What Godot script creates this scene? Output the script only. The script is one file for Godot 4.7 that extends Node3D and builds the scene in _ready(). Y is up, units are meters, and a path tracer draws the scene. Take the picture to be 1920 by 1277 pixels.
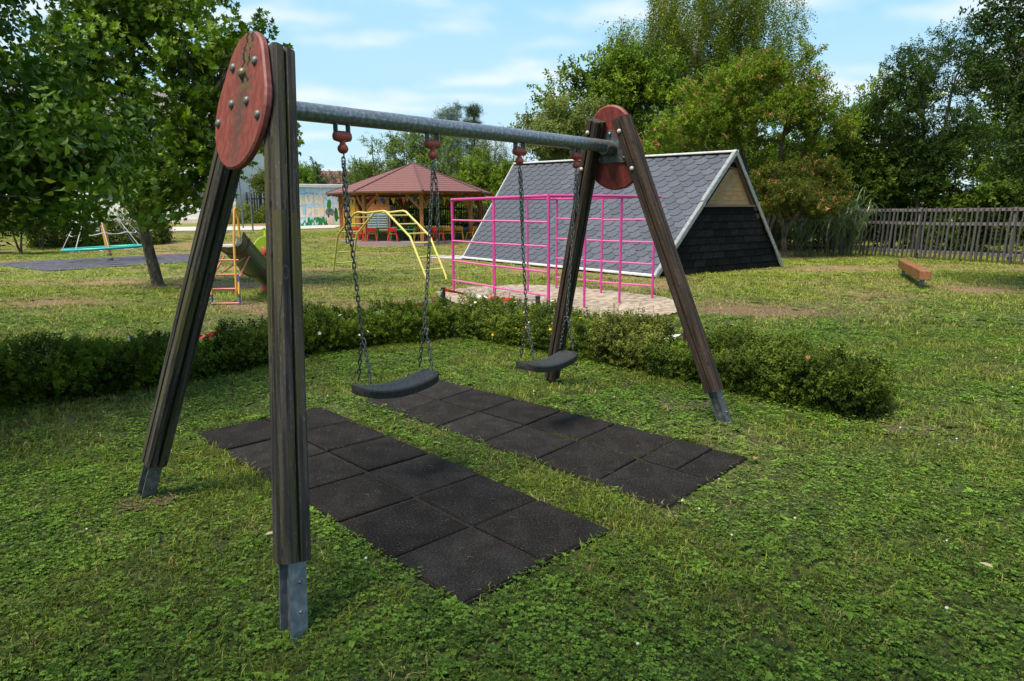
extends Node3D

var rng := RandomNumberGenerator.new()
var m := {}
var patch_noise := FastNoiseLite.new()
var band_noise := FastNoiseLite.new()
var fine_noise := FastNoiseLite.new()


# ---------------------------------------------------------------- geometry
class Shape:
	var v := PackedVector3Array()
	var n := PackedVector3Array()
	var u := PackedVector2Array()
	var c := PackedColorArray()

	func tri(a: Vector3, b: Vector3, d: Vector3, na: Vector3, nb: Vector3, nd: Vector3, ua := Vector2(), ub := Vector2(), ud := Vector2()) -> void:
		if (b - a).cross(d - a).dot(na + nb + nd) > 0.0:
			v.append(a); v.append(d); v.append(b)
			n.append(na); n.append(nd); n.append(nb)
			u.append(ua); u.append(ud); u.append(ub)
		else:
			v.append(a); v.append(b); v.append(d)
			n.append(na); n.append(nb); n.append(nd)
			u.append(ua); u.append(ub); u.append(ud)

	func flat(a: Vector3, b: Vector3, d: Vector3, out: Vector3, ua := Vector2(), ub := Vector2(), ud := Vector2()) -> void:
		var k := (b - a).cross(d - a).normalized()
		if k.dot(out) < 0.0:
			k = -k
		tri(a, b, d, k, k, k, ua, ub, ud)

	func quad(a: Vector3, b: Vector3, d: Vector3, e: Vector3, out: Vector3, ua := Vector2(0, 0), ub := Vector2(1, 0), ud := Vector2(1, 1), ue := Vector2(0, 1)) -> void:
		flat(a, b, d, out, ua, ub, ud)
		flat(a, d, e, out, ua, ud, ue)

	func box(at: Vector3, size: Vector3, bevel := 0.0, turn := Basis()) -> void:
		var h := size * 0.5
		bevel = minf(bevel, minf(h.x, minf(h.y, h.z)) * 0.9)
		var i := h - Vector3.ONE * bevel
		for ax in 3:
			var bx := (ax + 1) % 3
			var cx := (ax + 2) % 3
			for s in [-1.0, 1.0]:
				var p: Array[Vector3] = []
				var uv: Array[Vector2] = []
				for k in [[-1, -1], [1, -1], [1, 1], [-1, 1]]:
					var q := Vector3()
					q[ax] = s * h[ax]
					q[bx] = k[0] * i[bx]
					q[cx] = k[1] * i[cx]
					p.append(at + turn * q)
					uv.append(Vector2(q[bx], q[cx]))
				var o := Vector3()
				o[ax] = s
				quad(p[0], p[1], p[2], p[3], turn * o, uv[0], uv[1], uv[2], uv[3])
			if bevel > 0.0:
				for s in [-1.0, 1.0]:
					for t in [-1.0, 1.0]:
						var e := []
						for z in [-1.0, 1.0]:
							var q := Vector3()
							q[ax] = z * i[ax]
							q[bx] = s * h[bx]
							q[cx] = t * i[cx]
							e.append(at + turn * q)
							q[bx] = s * i[bx]
							q[cx] = t * h[cx]
							e.append(at + turn * q)
						var o := Vector3()
						o[bx] = s
						o[cx] = t
						quad(e[0], e[1], e[3], e[2], turn * o)
		if bevel > 0.0:
			for x in [-1.0, 1.0]:
				for y in [-1.0, 1.0]:
					for z in [-1.0, 1.0]:
						var s := Vector3(x, y, z)
						flat(at + turn * (s * Vector3(h.x, i.y, i.z)), at + turn * (s * Vector3(i.x, h.y, i.z)), at + turn * (s * Vector3(i.x, i.y, h.z)), turn * s)

	# a bar of square section between two points
	func bar(a: Vector3, b: Vector3, w: float, t: float, up := Vector3.UP, bevel := 0.0) -> void:
		var y := (b - a).normalized()
		var x := y.cross(up)
		if x.length() < 0.01:
			x = y.cross(Vector3.RIGHT)
		x = x.normalized()
		box((a + b) * 0.5, Vector3(w, (b - a).length(), t), bevel, Basis(x, y, x.cross(y)))

	func tube(p: PackedVector3Array, r: PackedFloat32Array, sides := 8, caps := true) -> void:
		var count := p.size()
		var x := Vector3()
		var rings: Array = []
		var normals: Array = []
		var dist := 0.0
		var along: Array[float] = []
		for i in count:
			var d := (p[mini(i + 1, count - 1)] - p[maxi(i - 1, 0)]).normalized()
			if i == 0:
				x = d.cross(Vector3.UP if absf(d.y) < 0.9 else Vector3.RIGHT).normalized()
			else:
				x = (x - d * x.dot(d)).normalized()
				dist += (p[i] - p[i - 1]).length()
			along.append(dist)
			var z := d.cross(x)
			var ring := PackedVector3Array()
			var nr := PackedVector3Array()
			for k in sides + 1:
				var a := TAU * k / sides
				var o := x * cos(a) + z * sin(a)
				nr.append(o)
				ring.append(p[i] + o * r[mini(i, r.size() - 1)])
			rings.append(ring)
			normals.append(nr)
		for i in count - 1:
			for k in sides:
				var a0 := Vector2(float(k) / sides, along[i])
				var a1 := Vector2(float(k + 1) / sides, along[i])
				var b0 := Vector2(float(k) / sides, along[i + 1])
				var b1 := Vector2(float(k + 1) / sides, along[i + 1])
				tri(rings[i][k], rings[i][k + 1], rings[i + 1][k + 1], normals[i][k], normals[i][k + 1], normals[i + 1][k + 1], a0, a1, b1)
				tri(rings[i][k], rings[i + 1][k + 1], rings[i + 1][k], normals[i][k], normals[i + 1][k + 1], normals[i + 1][k], a0, b1, b0)
		if caps:
			for e in [0, count - 1]:
				var o: Vector3 = (p[0] - p[1]) if e == 0 else (p[count - 1] - p[count - 2])
				for k in sides:
					flat(p[e], rings[e][k], rings[e][k + 1], o)

	func rod(a: Vector3, b: Vector3, r: float, sides := 8, caps := true) -> void:
		tube(PackedVector3Array([a, b]), PackedFloat32Array([r]), sides, caps)

	func ball(at: Vector3, r: Vector3, seg := 10, rows := 6, low := -1.0, turn := Basis()) -> void:
		for j in rows:
			var t0 := lerpf(asin(low), PI / 2, float(j) / rows)
			var t1 := lerpf(asin(low), PI / 2, float(j + 1) / rows)
			for k in seg:
				var a0 := TAU * k / seg
				var a1 := TAU * (k + 1) / seg
				var q: Array[Vector3] = []
				var w: Array[Vector3] = []
				for e in [[t0, a0], [t0, a1], [t1, a1], [t1, a0]]:
					var d := Vector3(cos(e[0]) * cos(e[1]), sin(e[0]), cos(e[0]) * sin(e[1]))
					q.append(at + turn * (d * r))
					w.append((turn * (d / r)).normalized())
				tri(q[0], q[1], q[2], w[0], w[1], w[2])
				if j < rows - 1:
					tri(q[0], q[2], q[3], w[0], w[2], w[3])

	# a polygon (x, y) swept along z from z0 to z1 of the given frame, flat sided
	func prism(poly: PackedVector2Array, z0: float, z1: float, at := Transform3D(), caps := true, uv_scale := 1.0) -> void:
		var count := poly.size()
		var mid := Vector2()
		for p in poly:
			mid += p / count
		var run := 0.0
		var ccw := not Geometry2D.is_polygon_clockwise(poly)
		for i in count:
			var p := poly[i]
			var q := poly[(i + 1) % count]
			var o := Vector2(q.y - p.y, p.x - q.x) * (1.0 if ccw else -1.0)
			var l := (q - p).length()
			quad(at * Vector3(p.x, p.y, z0), at * Vector3(q.x, q.y, z0), at * Vector3(q.x, q.y, z1), at * Vector3(p.x, p.y, z1), at.basis * Vector3(o.x, o.y, 0),
				Vector2(run, z0) * uv_scale, Vector2(run + l, z0) * uv_scale, Vector2(run + l, z1) * uv_scale, Vector2(run, z1) * uv_scale)
			run += l
		if caps:
			var t := Geometry2D.triangulate_polygon(poly)
			for i in range(0, t.size(), 3):
				for z in [z0, z1]:
					flat(at * Vector3(poly[t[i]].x, poly[t[i]].y, z), at * Vector3(poly[t[i + 1]].x, poly[t[i + 1]].y, z), at * Vector3(poly[t[i + 2]].x, poly[t[i + 2]].y, z),
						at.basis * Vector3(0, 0, -1 if z == minf(z0, z1) else 1), poly[t[i]] * uv_scale, poly[t[i + 1]] * uv_scale, poly[t[i + 2]] * uv_scale)

	func add(o: Shape, at: Transform3D) -> void:
		for i in o.v.size():
			v.append(at * o.v[i])
			n.append((at.basis * o.n[i]).normalized())
		u.append_array(o.u)

	func mesh() -> ArrayMesh:
		var a := []
		a.resize(Mesh.ARRAY_MAX)
		a[Mesh.ARRAY_VERTEX] = v
		a[Mesh.ARRAY_NORMAL] = n
		a[Mesh.ARRAY_TEX_UV] = u
		if c.size() == v.size() and c.size():
			a[Mesh.ARRAY_COLOR] = c
		var r := ArrayMesh.new()
		r.add_surface_from_arrays(Mesh.PRIMITIVE_TRIANGLES, a)
		return r


# ---------------------------------------------------------------- objects
func obj(called: String, what, mat: Material, parent: Node = self, at := Transform3D()) -> MeshInstance3D:
	var o := MeshInstance3D.new()
	o.name = called
	o.mesh = what.mesh() if what is Shape else what
	o.material_override = mat
	o.transform = at
	parent.add_child(o, true)
	return o


func tag(o: Node, label: String, category := "", group := "", kind := "") -> Node:
	if label: o.set_meta("label", label)
	if category: o.set_meta("category", category)
	if group: o.set_meta("group", group)
	if kind: o.set_meta("kind", kind)
	return o


func thing(called: String, label: String, category: String, at := Vector3.ZERO, turn := 0.0, group := "") -> Node3D:
	var o := Node3D.new()
	o.name = called
	add_child(o, true)
	o.position = at
	o.rotation.y = turn
	tag(o, label, category, group)
	return o


func copy(of: Node3D, called: String, label: String, at: Vector3, turn: float) -> Node3D:
	var r: Node3D = of.duplicate()
	r.name = called
	add_child(r, true)
	r.position = at
	r.rotation = Vector3(0, turn, 0)
	r.scale = of.scale
	r.set_meta("label", label)
	return r


func rnd(a: float, b: float) -> float:
	return rng.randf_range(a, b)


func land(x: float, z: float) -> float:   # the lawn is level and climbs a little at the back
	var y := 0.07 * maxf(0.0, -z - 30.0)
	return minf(y, 2.2)


# ---------------------------------------------------------------- materials
func lin(r: float, g: float, b: float) -> Color:
	return Color(r, g, b).linear_to_srgb()


func noise_tex(stops: Array, freq := 0.02, octaves := 4, seed_ := 1, size := 256, kind := FastNoiseLite.TYPE_SIMPLEX_SMOOTH) -> NoiseTexture2D:
	var n := FastNoiseLite.new()
	n.noise_type = kind
	n.frequency = freq
	n.fractal_octaves = octaves
	n.seed = seed_
	var t := NoiseTexture2D.new()
	t.width = size
	t.height = size
	t.seamless = true
	t.noise = n
	var g := Gradient.new()
	g.offsets = PackedFloat32Array(stops.map(func(s): return s[0]))
	g.colors = PackedColorArray(stops.map(func(s): return lin(s[1], s[2], s[3])))
	t.color_ramp = g
	return t


func plain(r: float, g: float, b: float, rough := 0.7, metal := 0.0) -> StandardMaterial3D:
	var k := StandardMaterial3D.new()
	k.albedo_color = lin(r, g, b)
	k.roughness = rough
	k.metallic = metal
	return k


# a material whose colour wanders between stops, mapped from three sides, with fine relief
func mottled(stops: Array, scale := 1.0, rough := 0.8, freq := 0.02, relief := 0.0, relief_freq := 0.08, seed_ := 1, metal := 0.0, stretch := Vector3.ONE) -> StandardMaterial3D:
	var k := StandardMaterial3D.new()
	k.albedo_texture = noise_tex(stops, freq, 5, seed_)
	k.roughness = rough
	k.metallic = metal
	k.uv1_triplanar = true
	k.uv1_scale = stretch * scale
	if relief > 0.0:
		k.heightmap_enabled = true
		k.heightmap_texture = noise_tex([[0, 0, 0, 0], [1, 1, 1, 1]], relief_freq, 4, seed_ + 7)
		k.heightmap_scale = relief
	return k


# weathered timber: streaks along v
func wood_image(dark: Color, light: Color, moss: Color, moss_share: float, seed_: int) -> ImageTexture:
	var w := 128
	var h := 512
	var im := Image.create_empty(w, h, false, Image.FORMAT_RGB8)
	var n := FastNoiseLite.new()
	n.seed = seed_
	n.frequency = 0.05
	n.fractal_octaves = 4
	for y in h:
		for x in w:
			var a := n.get_noise_3d(cos(TAU * x / w) * 60.0, sin(TAU * x / w) * 60.0, y * 0.12)
			var b := n.get_noise_3d(cos(TAU * x / w) * 14.0, sin(TAU * x / w) * 14.0, y * 0.06 + 200.0)
			var s := n.get_noise_3d(x * 6.0, y * 2.2, 50.0)
			var k := dark.lerp(light, clampf(0.5 + a * 1.3 + s * 0.25, 0.0, 1.0))
			k = k.lerp(moss, clampf((b - 0.5 + moss_share) * 2.2, 0.0, 0.75))
			if s > 0.42 and a > 0.0:
				k = k.lerp(Color(0.13, 0.125, 0.115), 0.6)
			im.set_pixel(x, y, k.linear_to_srgb())
	var pick := RandomNumberGenerator.new()
	pick.seed = seed_
	for i in 26:            # drying cracks
		var x := pick.randf() * w
		var y0 := pick.randi_range(0, h - 1)
		for q in pick.randi_range(30, 190):
			x += pick.randf_range(-0.35, 0.35)
			im.set_pixel(posmod(int(x), w), posmod(y0 + q, h), Color(0.015, 0.012, 0.01))
	for i in 7:             # knots
		var c := Vector2(pick.randf() * w, pick.randf() * h)
		var r := pick.randf_range(2.5, 4.5)
		for y in range(-14, 15):
			for x in range(-6, 7):
				var e := Vector2(x, y * 0.45).length()
				if e < r:
					im.set_pixel(posmod(int(c.x) + x, w), posmod(int(c.y) + y, h), dark.lerp(light, 0.6 if e > r * 0.7 else 0.05).linear_to_srgb())
	return ImageTexture.create_from_image(im)


func leaf_mat(rough := 0.5, glow := Color(0.55, 0.55, 0.25), spec := 0.4) -> StandardMaterial3D:
	var k := StandardMaterial3D.new()
	k.albedo_color = Color.WHITE
	k.vertex_color_use_as_albedo = true
	k.roughness = rough
	k.metallic_specular = spec
	k.backlight_enabled = true
	k.backlight = glow
	k.cull_mode = BaseMaterial3D.CULL_DISABLED
	return k


# ---------------------------------------------------------------- leaves
func leaf_shape(s: Shape, base: Vector3, dir: Vector3, up: Vector3, length: float, width: float, style := 0, droop := 0.0) -> void:
	dir = dir.normalized()
	var side := dir.cross(up).normalized()
	var nrm := side.cross(dir).normalized()
	var w := width * 0.5
	if style == 0:      # a folded diamond
		var l := base + dir * length * 0.45 + side * w + nrm * w * 0.3
		var r := base + dir * length * 0.45 - side * w + nrm * w * 0.3
		var t := base + dir * length - Vector3.UP * droop * length
		s.flat(base, l, t, nrm)
		s.flat(base, t, r, nrm)
	elif style == 1:    # an egg-shaped leaf with a drawn out tip
		var mid1 := base + dir * length * 0.33 - nrm * w * 0.25
		var mid2 := base + dir * length * 0.68 - nrm * w * 0.3 - Vector3.UP * droop * length * 0.4
		var t := base + dir * length - Vector3.UP * droop * length
		for k in [1.0, -1.0]:
			var a: Vector3 = base + dir * length * 0.3 + side * w * k + nrm * w * 0.15
			var b: Vector3 = base + dir * length * 0.62 + side * w * 0.85 * k + nrm * w * 0.1 - Vector3.UP * droop * length * 0.35
			s.flat(base, a, mid1, nrm)
			s.flat(mid1, a, b, nrm)
			s.flat(mid1, b, mid2, nrm)
			s.flat(mid2, b, t, nrm)
	else:               # a five-lobed leaf
		var pts := [[-1.0, 0.02], [-0.62, 0.28], [-0.98, 0.62], [-0.4, 0.6], [0.0, 1.08], [0.4, 0.6], [0.98, 0.62], [0.62, 0.28], [1.0, 0.02], [0.0, -0.05]]
		var c := base + dir * length * 0.3
		for i in 10:
			var p: Array = pts[i]
			var q: Array = pts[(i + 1) % 10]
			var a: Vector3 = base + dir * length * p[1] + side * w * p[0] + nrm * absf(p[0]) * w * 0.2 - Vector3.UP * droop * length * p[1]
			var b: Vector3 = base + dir * length * q[1] + side * w * q[0] + nrm * absf(q[0]) * w * 0.2 - Vector3.UP * droop * length * q[1]
			s.flat(c, a, b, nrm)


# a twig along +Y with leaves on it
func spray(count: int, length: float, leaf: float, width: float, style := 0, droop := 0.2, spread := 1.0) -> ArrayMesh:
	var s := Shape.new()
	for i in count:
		var t := (i + 0.5) / count
		var a := i * 2.4 + rnd(-0.5, 0.5)
		var out := Vector3(cos(a), 0, sin(a))
		var dir := (out * spread + Vector3.UP * rnd(0.1, 0.9)).normalized()
		var size := rnd(0.75, 1.15)
		var up := (Vector3.UP + Vector3(rnd(-0.6, 0.6), 0, rnd(-0.6, 0.6))).normalized()
		leaf_shape(s, Vector3(rnd(-1, 1), 0, rnd(-1, 1)) * length * 0.1 + Vector3.UP * length * t, dir, up, leaf * size, width * size, style, rnd(0.0, droop))
	return s.mesh()


func many(called: String, parent: Node, mesh: Mesh, mat: Material, at: Array, tint: Array) -> MultiMeshInstance3D:
	var mm := MultiMesh.new()
	mm.transform_format = MultiMesh.TRANSFORM_3D
	mm.use_colors = true
	mm.mesh = mesh
	mm.instance_count = at.size()
	for i in at.size():
		mm.set_instance_transform(i, at[i])
		mm.set_instance_color(i, tint[i])
	var o := MultiMeshInstance3D.new()
	o.name = called
	o.multimesh = mm
	o.material_override = mat
	parent.add_child(o, true)
	o.set_meta("kind", "stuff")
	return o


# Y axis along d, turned by a random angle
func aim(d: Vector3, scale: float, at: Vector3) -> Transform3D:
	d = d.normalized()
	var x := d.cross(Vector3(0.13, 0.4, 0.9)).normalized()
	var b := Basis(x, d, x.cross(d)) * Basis(Vector3.UP, rnd(0, TAU))
	return Transform3D(b.scaled(Vector3.ONE * scale), at)


func rand_dir() -> Vector3:
	var y := rnd(-1, 1)
	var a := rnd(0, TAU)
	var r := sqrt(1 - y * y)
	return Vector3(r * cos(a), y, r * sin(a))


func shade(a: Color, b: Color, t: float, jitter := 0.12) -> Color:
	var k := a.lerp(b, clampf(t, 0, 1))
	var j := 1.0 + rnd(-jitter, jitter)
	return Color(k.r * j * rnd(0.94, 1.06), k.g * j, k.b * j)


# o: base, stems [[points...], ...], r0, lobes [[x,y,z,rx,ry,rz], ...], clumps, per, size, mesh, mat, dark, light, droop, limbs
func tree(called: String, label: String, o: Dictionary, category := "tree", group := "") -> Node3D:
	var base: Vector3 = o.base
	var t := thing(called, label, category, base, 0.0, group)
	var trunk := Shape.new()
	var lobes: Array = o.lobes
	var total := 0.0
	for l in lobes:
		total += pow(l[3] * l[4] * l[5], 0.667)
	var tops: Array[Vector3] = []
	for stem in o.get("stems", []):
		var p := PackedVector3Array()
		for q in stem:
			p.append(Vector3(q[0], q[1], q[2]) - base)
		var fine := PackedVector3Array()
		var radii := PackedFloat32Array()
		var r0: float = o.r0
		var steps := (p.size() - 1) * 4
		for i in steps + 1:
			var f := float(i) / 4.0
			var k := mini(int(f), p.size() - 2)
			var a := p[maxi(k - 1, 0)]
			var d := p[mini(k + 2, p.size() - 1)]
			fine.append(p[k].cubic_interpolate(p[k + 1], a, d, f - k) + Vector3(rnd(-1, 1), 0, rnd(-1, 1)) * r0 * 0.18)
			radii.append(r0 * lerpf(1.0, 0.45, float(i) / steps) * (1.45 if i == 0 else 1.0))
		trunk.tube(fine, radii, 9, false)
		for i in range(int(fine.size() * 0.4), fine.size()):
			tops.append(fine[i])
	var at := []
	var tint := []
	var dark: Color = o.dark
	var light: Color = o.light
	var droop: float = o.get("droop", 0.1)
	for l in lobes:
		var share := pow(l[3] * l[4] * l[5], 0.667) / total
		var centre := Vector3(l[0], l[1], l[2]) - base
		var rad := Vector3(l[3], l[4], l[5])
		if tops.size() and o.get("limbs", true):
			for k in 5:
				var to := centre + rand_dir() * rad * 0.75
				var from: Vector3 = tops[0]
				var best := 1e9
				for q in tops:
					var cost: float = q.distance_to(to) + maxf(0.0, q.y - to.y + 0.3) * 2.5 + rnd(0, 0.4)
					if cost < best:
						best = cost
						from = q
				var mid := (from + to) * 0.5 + Vector3(rnd(-0.2, 0.2), rnd(-0.1, 0.25), rnd(-0.2, 0.2)) * rad.x
				var r1: float = minf(o.r0 * 0.26, 0.03 + from.distance_to(to) * 0.008)
				trunk.tube(PackedVector3Array([from, from.lerp(mid, 0.6), mid, to]), PackedFloat32Array([r1, r1 * 0.8, r1 * 0.6, r1 * 0.15]), 5, false)
		var clumps := maxi(3, int(round(o.clumps * share)))
		for i in clumps:
			var d := rand_dir()
			var depth := pow(rng.randf(), 0.4)
			var q := centre + d * rad * depth
			var tone := rng.randf()
			for j in int(o.per):
				var s: float = o.clump
				var p := q + Vector3(rng.randfn(), rng.randfn() * 0.7, rng.randfn()) * s
				if o.has("strand"):     # hanging shoots
					p = q + Vector3(rng.randfn() * 0.13, -o.strand * j / float(o.per), rng.randfn() * 0.13) + d * Vector3(1, 0, 1) * 0.25 * sqrt(j / float(o.per))
				if p.y + base.y < o.get("floor", -1.0): continue
				var dir := d * 0.6 + Vector3(rnd(-1, 1), rnd(-0.5, 1) , rnd(-1, 1)) * 0.7 + Vector3.UP * (0.25 - droop * 2.0)
				at.append(aim(dir, o.get("scale", 1.0) * rnd(0.75, 1.25), p))
				tint.append(shade(dark, light, tone * 0.72 + rng.randf() * 0.28))
	if trunk.v.size():
		obj("trunk", trunk, o.get("bark", m.bark), t)
	many("crown", t, o.mesh, o.mat, at, tint)
	if o.has("second"):     # clusters of another colour: seed wings, fruit, flowers
		var at2 := []
		var tint2 := []
		for i in at.size():
			if rng.randf() < o.second.share:
				var k: Transform3D = at[i]
				at2.append(Transform3D(k.basis * o.second.scale, k.origin + Vector3(rnd(-0.1, 0.1), rnd(0, 0.12), rnd(-0.1, 0.1))))
				tint2.append(shade(o.second.a, o.second.b, rng.randf()))
		many(o.second.name, t, o.second.mesh, o.mat, at2, tint2)
	return t


# ---------------------------------------------------------------- lawn
func dryness(x: float, z: float) -> float:
	var band := band_noise.get_noise_2d(x * 0.45, z * 1.3) * 0.5 + 0.5
	var spot := patch_noise.get_noise_2d(x, z) * 0.5 + 0.5
	var far := smoothstep(-7.5, -12.0, z)
	var d := (band * 0.65 + spot * 0.5 - 0.45) * 3.3
	var near := (spot * 0.85 + band * 0.35 - 0.66) * 2.6
	return clampf(lerpf(near, d, far), 0.0, 1.0)


func lawn_color(x: float, z: float) -> Color:
	var d := dryness(x, z)
	var k := fine_noise.get_noise_2d(x, z) * 0.5 + 0.5
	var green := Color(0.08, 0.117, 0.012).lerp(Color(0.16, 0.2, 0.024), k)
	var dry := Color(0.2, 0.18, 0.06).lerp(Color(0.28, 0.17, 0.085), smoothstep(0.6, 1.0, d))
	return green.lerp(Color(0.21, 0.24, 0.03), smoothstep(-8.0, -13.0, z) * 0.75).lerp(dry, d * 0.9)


func lines(from: float, to: float, step: float, low: float, high: float) -> PackedFloat32Array:
	var r := PackedFloat32Array()
	var x := low
	while x < from:
		r.append(x)
		x += maxf(step, (from - x) * 0.25)
	x = from
	while x < to:
		r.append(x)
		x += step
	x = to
	while x < high:
		r.append(x)
		x += maxf(step, (x - to) * 0.3 + step)
	r.append(high)
	return r


func inside(p: Vector2, poly: PackedVector2Array) -> bool:
	return Geometry2D.is_point_in_polygon(p, poly)


func build_ground() -> void:
	var xs := lines(-26.0, 22.0, 0.3, -160.0, 160.0)
	var zs := lines(-36.0, 2.0, 0.3, -220.0, 60.0)
	var v := PackedVector3Array()
	var n := PackedVector3Array()
	var c := PackedColorArray()
	var idx := PackedInt32Array()
	var w := xs.size()
	for z in zs:
		for x in xs:
			var y := land(x, z) + fine_noise.get_noise_2d(x * 0.6, z * 0.6 + 90.0) * 0.012
			v.append(Vector3(x, y, z))
			n.append(Vector3.UP)
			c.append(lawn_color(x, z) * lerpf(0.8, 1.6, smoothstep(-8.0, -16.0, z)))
	for j in zs.size() - 1:
		for i in w - 1:
			var a := j * w + i
			idx.append_array(PackedInt32Array([a, a + 1, a + w + 1, a, a + w + 1, a + w]))
	var arr := []
	arr.resize(Mesh.ARRAY_MAX)
	arr[Mesh.ARRAY_VERTEX] = v
	arr[Mesh.ARRAY_NORMAL] = n
	arr[Mesh.ARRAY_COLOR] = c
	arr[Mesh.ARRAY_INDEX] = idx
	var me := ArrayMesh.new()
	me.add_surface_from_arrays(Mesh.PRIMITIVE_TRIANGLES, arr)
	var k := StandardMaterial3D.new()
	k.vertex_color_use_as_albedo = true
	k.albedo_texture = noise_tex([[0.2, 0.14, 0.12, 0.12], [0.5, 0.5, 0.48, 0.46], [0.8, 1, 1, 1]], 0.05, 5, 21, 512)
	k.uv1_triplanar = true
	k.uv1_world_triplanar = true
	k.uv1_scale = Vector3.ONE * 0.7
	k.roughness = 0.95
	k.heightmap_enabled = true
	k.heightmap_texture = noise_tex([[0, 0, 0, 0], [1, 1, 1, 1]], 0.09, 4, 22, 512)
	k.heightmap_scale = 2.0
	tag(obj("ground", me, k), "mown lawn with dry brown patches", "", "", "structure")


# irregular sheet over the lawn
func sheet(called: String, outline: PackedVector2Array, lift: float, mat: Material, label: String, bump := 0.0) -> void:
	var s := Shape.new()
	var t := Geometry2D.triangulate_polygon(outline)
	var tris: Array = []
	for i in range(0, t.size(), 3):
		tris.append([outline[t[i]], outline[t[i + 1]], outline[t[i + 2]]])
	for pass_ in (4 if bump > 0.0 else 1):
		var next: Array = []
		for q in tris:
			var ab: Vector2 = (q[0] + q[1]) * 0.5
			var bc: Vector2 = (q[1] + q[2]) * 0.5
			var ca: Vector2 = (q[2] + q[0]) * 0.5
			next.append_array([[q[0], ab, ca], [ab, q[1], bc], [ca, bc, q[2]], [ab, bc, ca]])
		tris = next
	for q in tris:
		var p: Array[Vector3] = []
		for e in q:
			p.append(Vector3(e.x, land(e.x, e.y) + lift + absf(fine_noise.get_noise_2d(e.x * 3.0, e.y * 3.0)) * bump, e.y))
		s.tri(p[0], p[1], p[2], Vector3.UP, Vector3.UP, Vector3.UP)
	tag(obj(called, s, mat), label, "", "", "structure")


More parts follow.
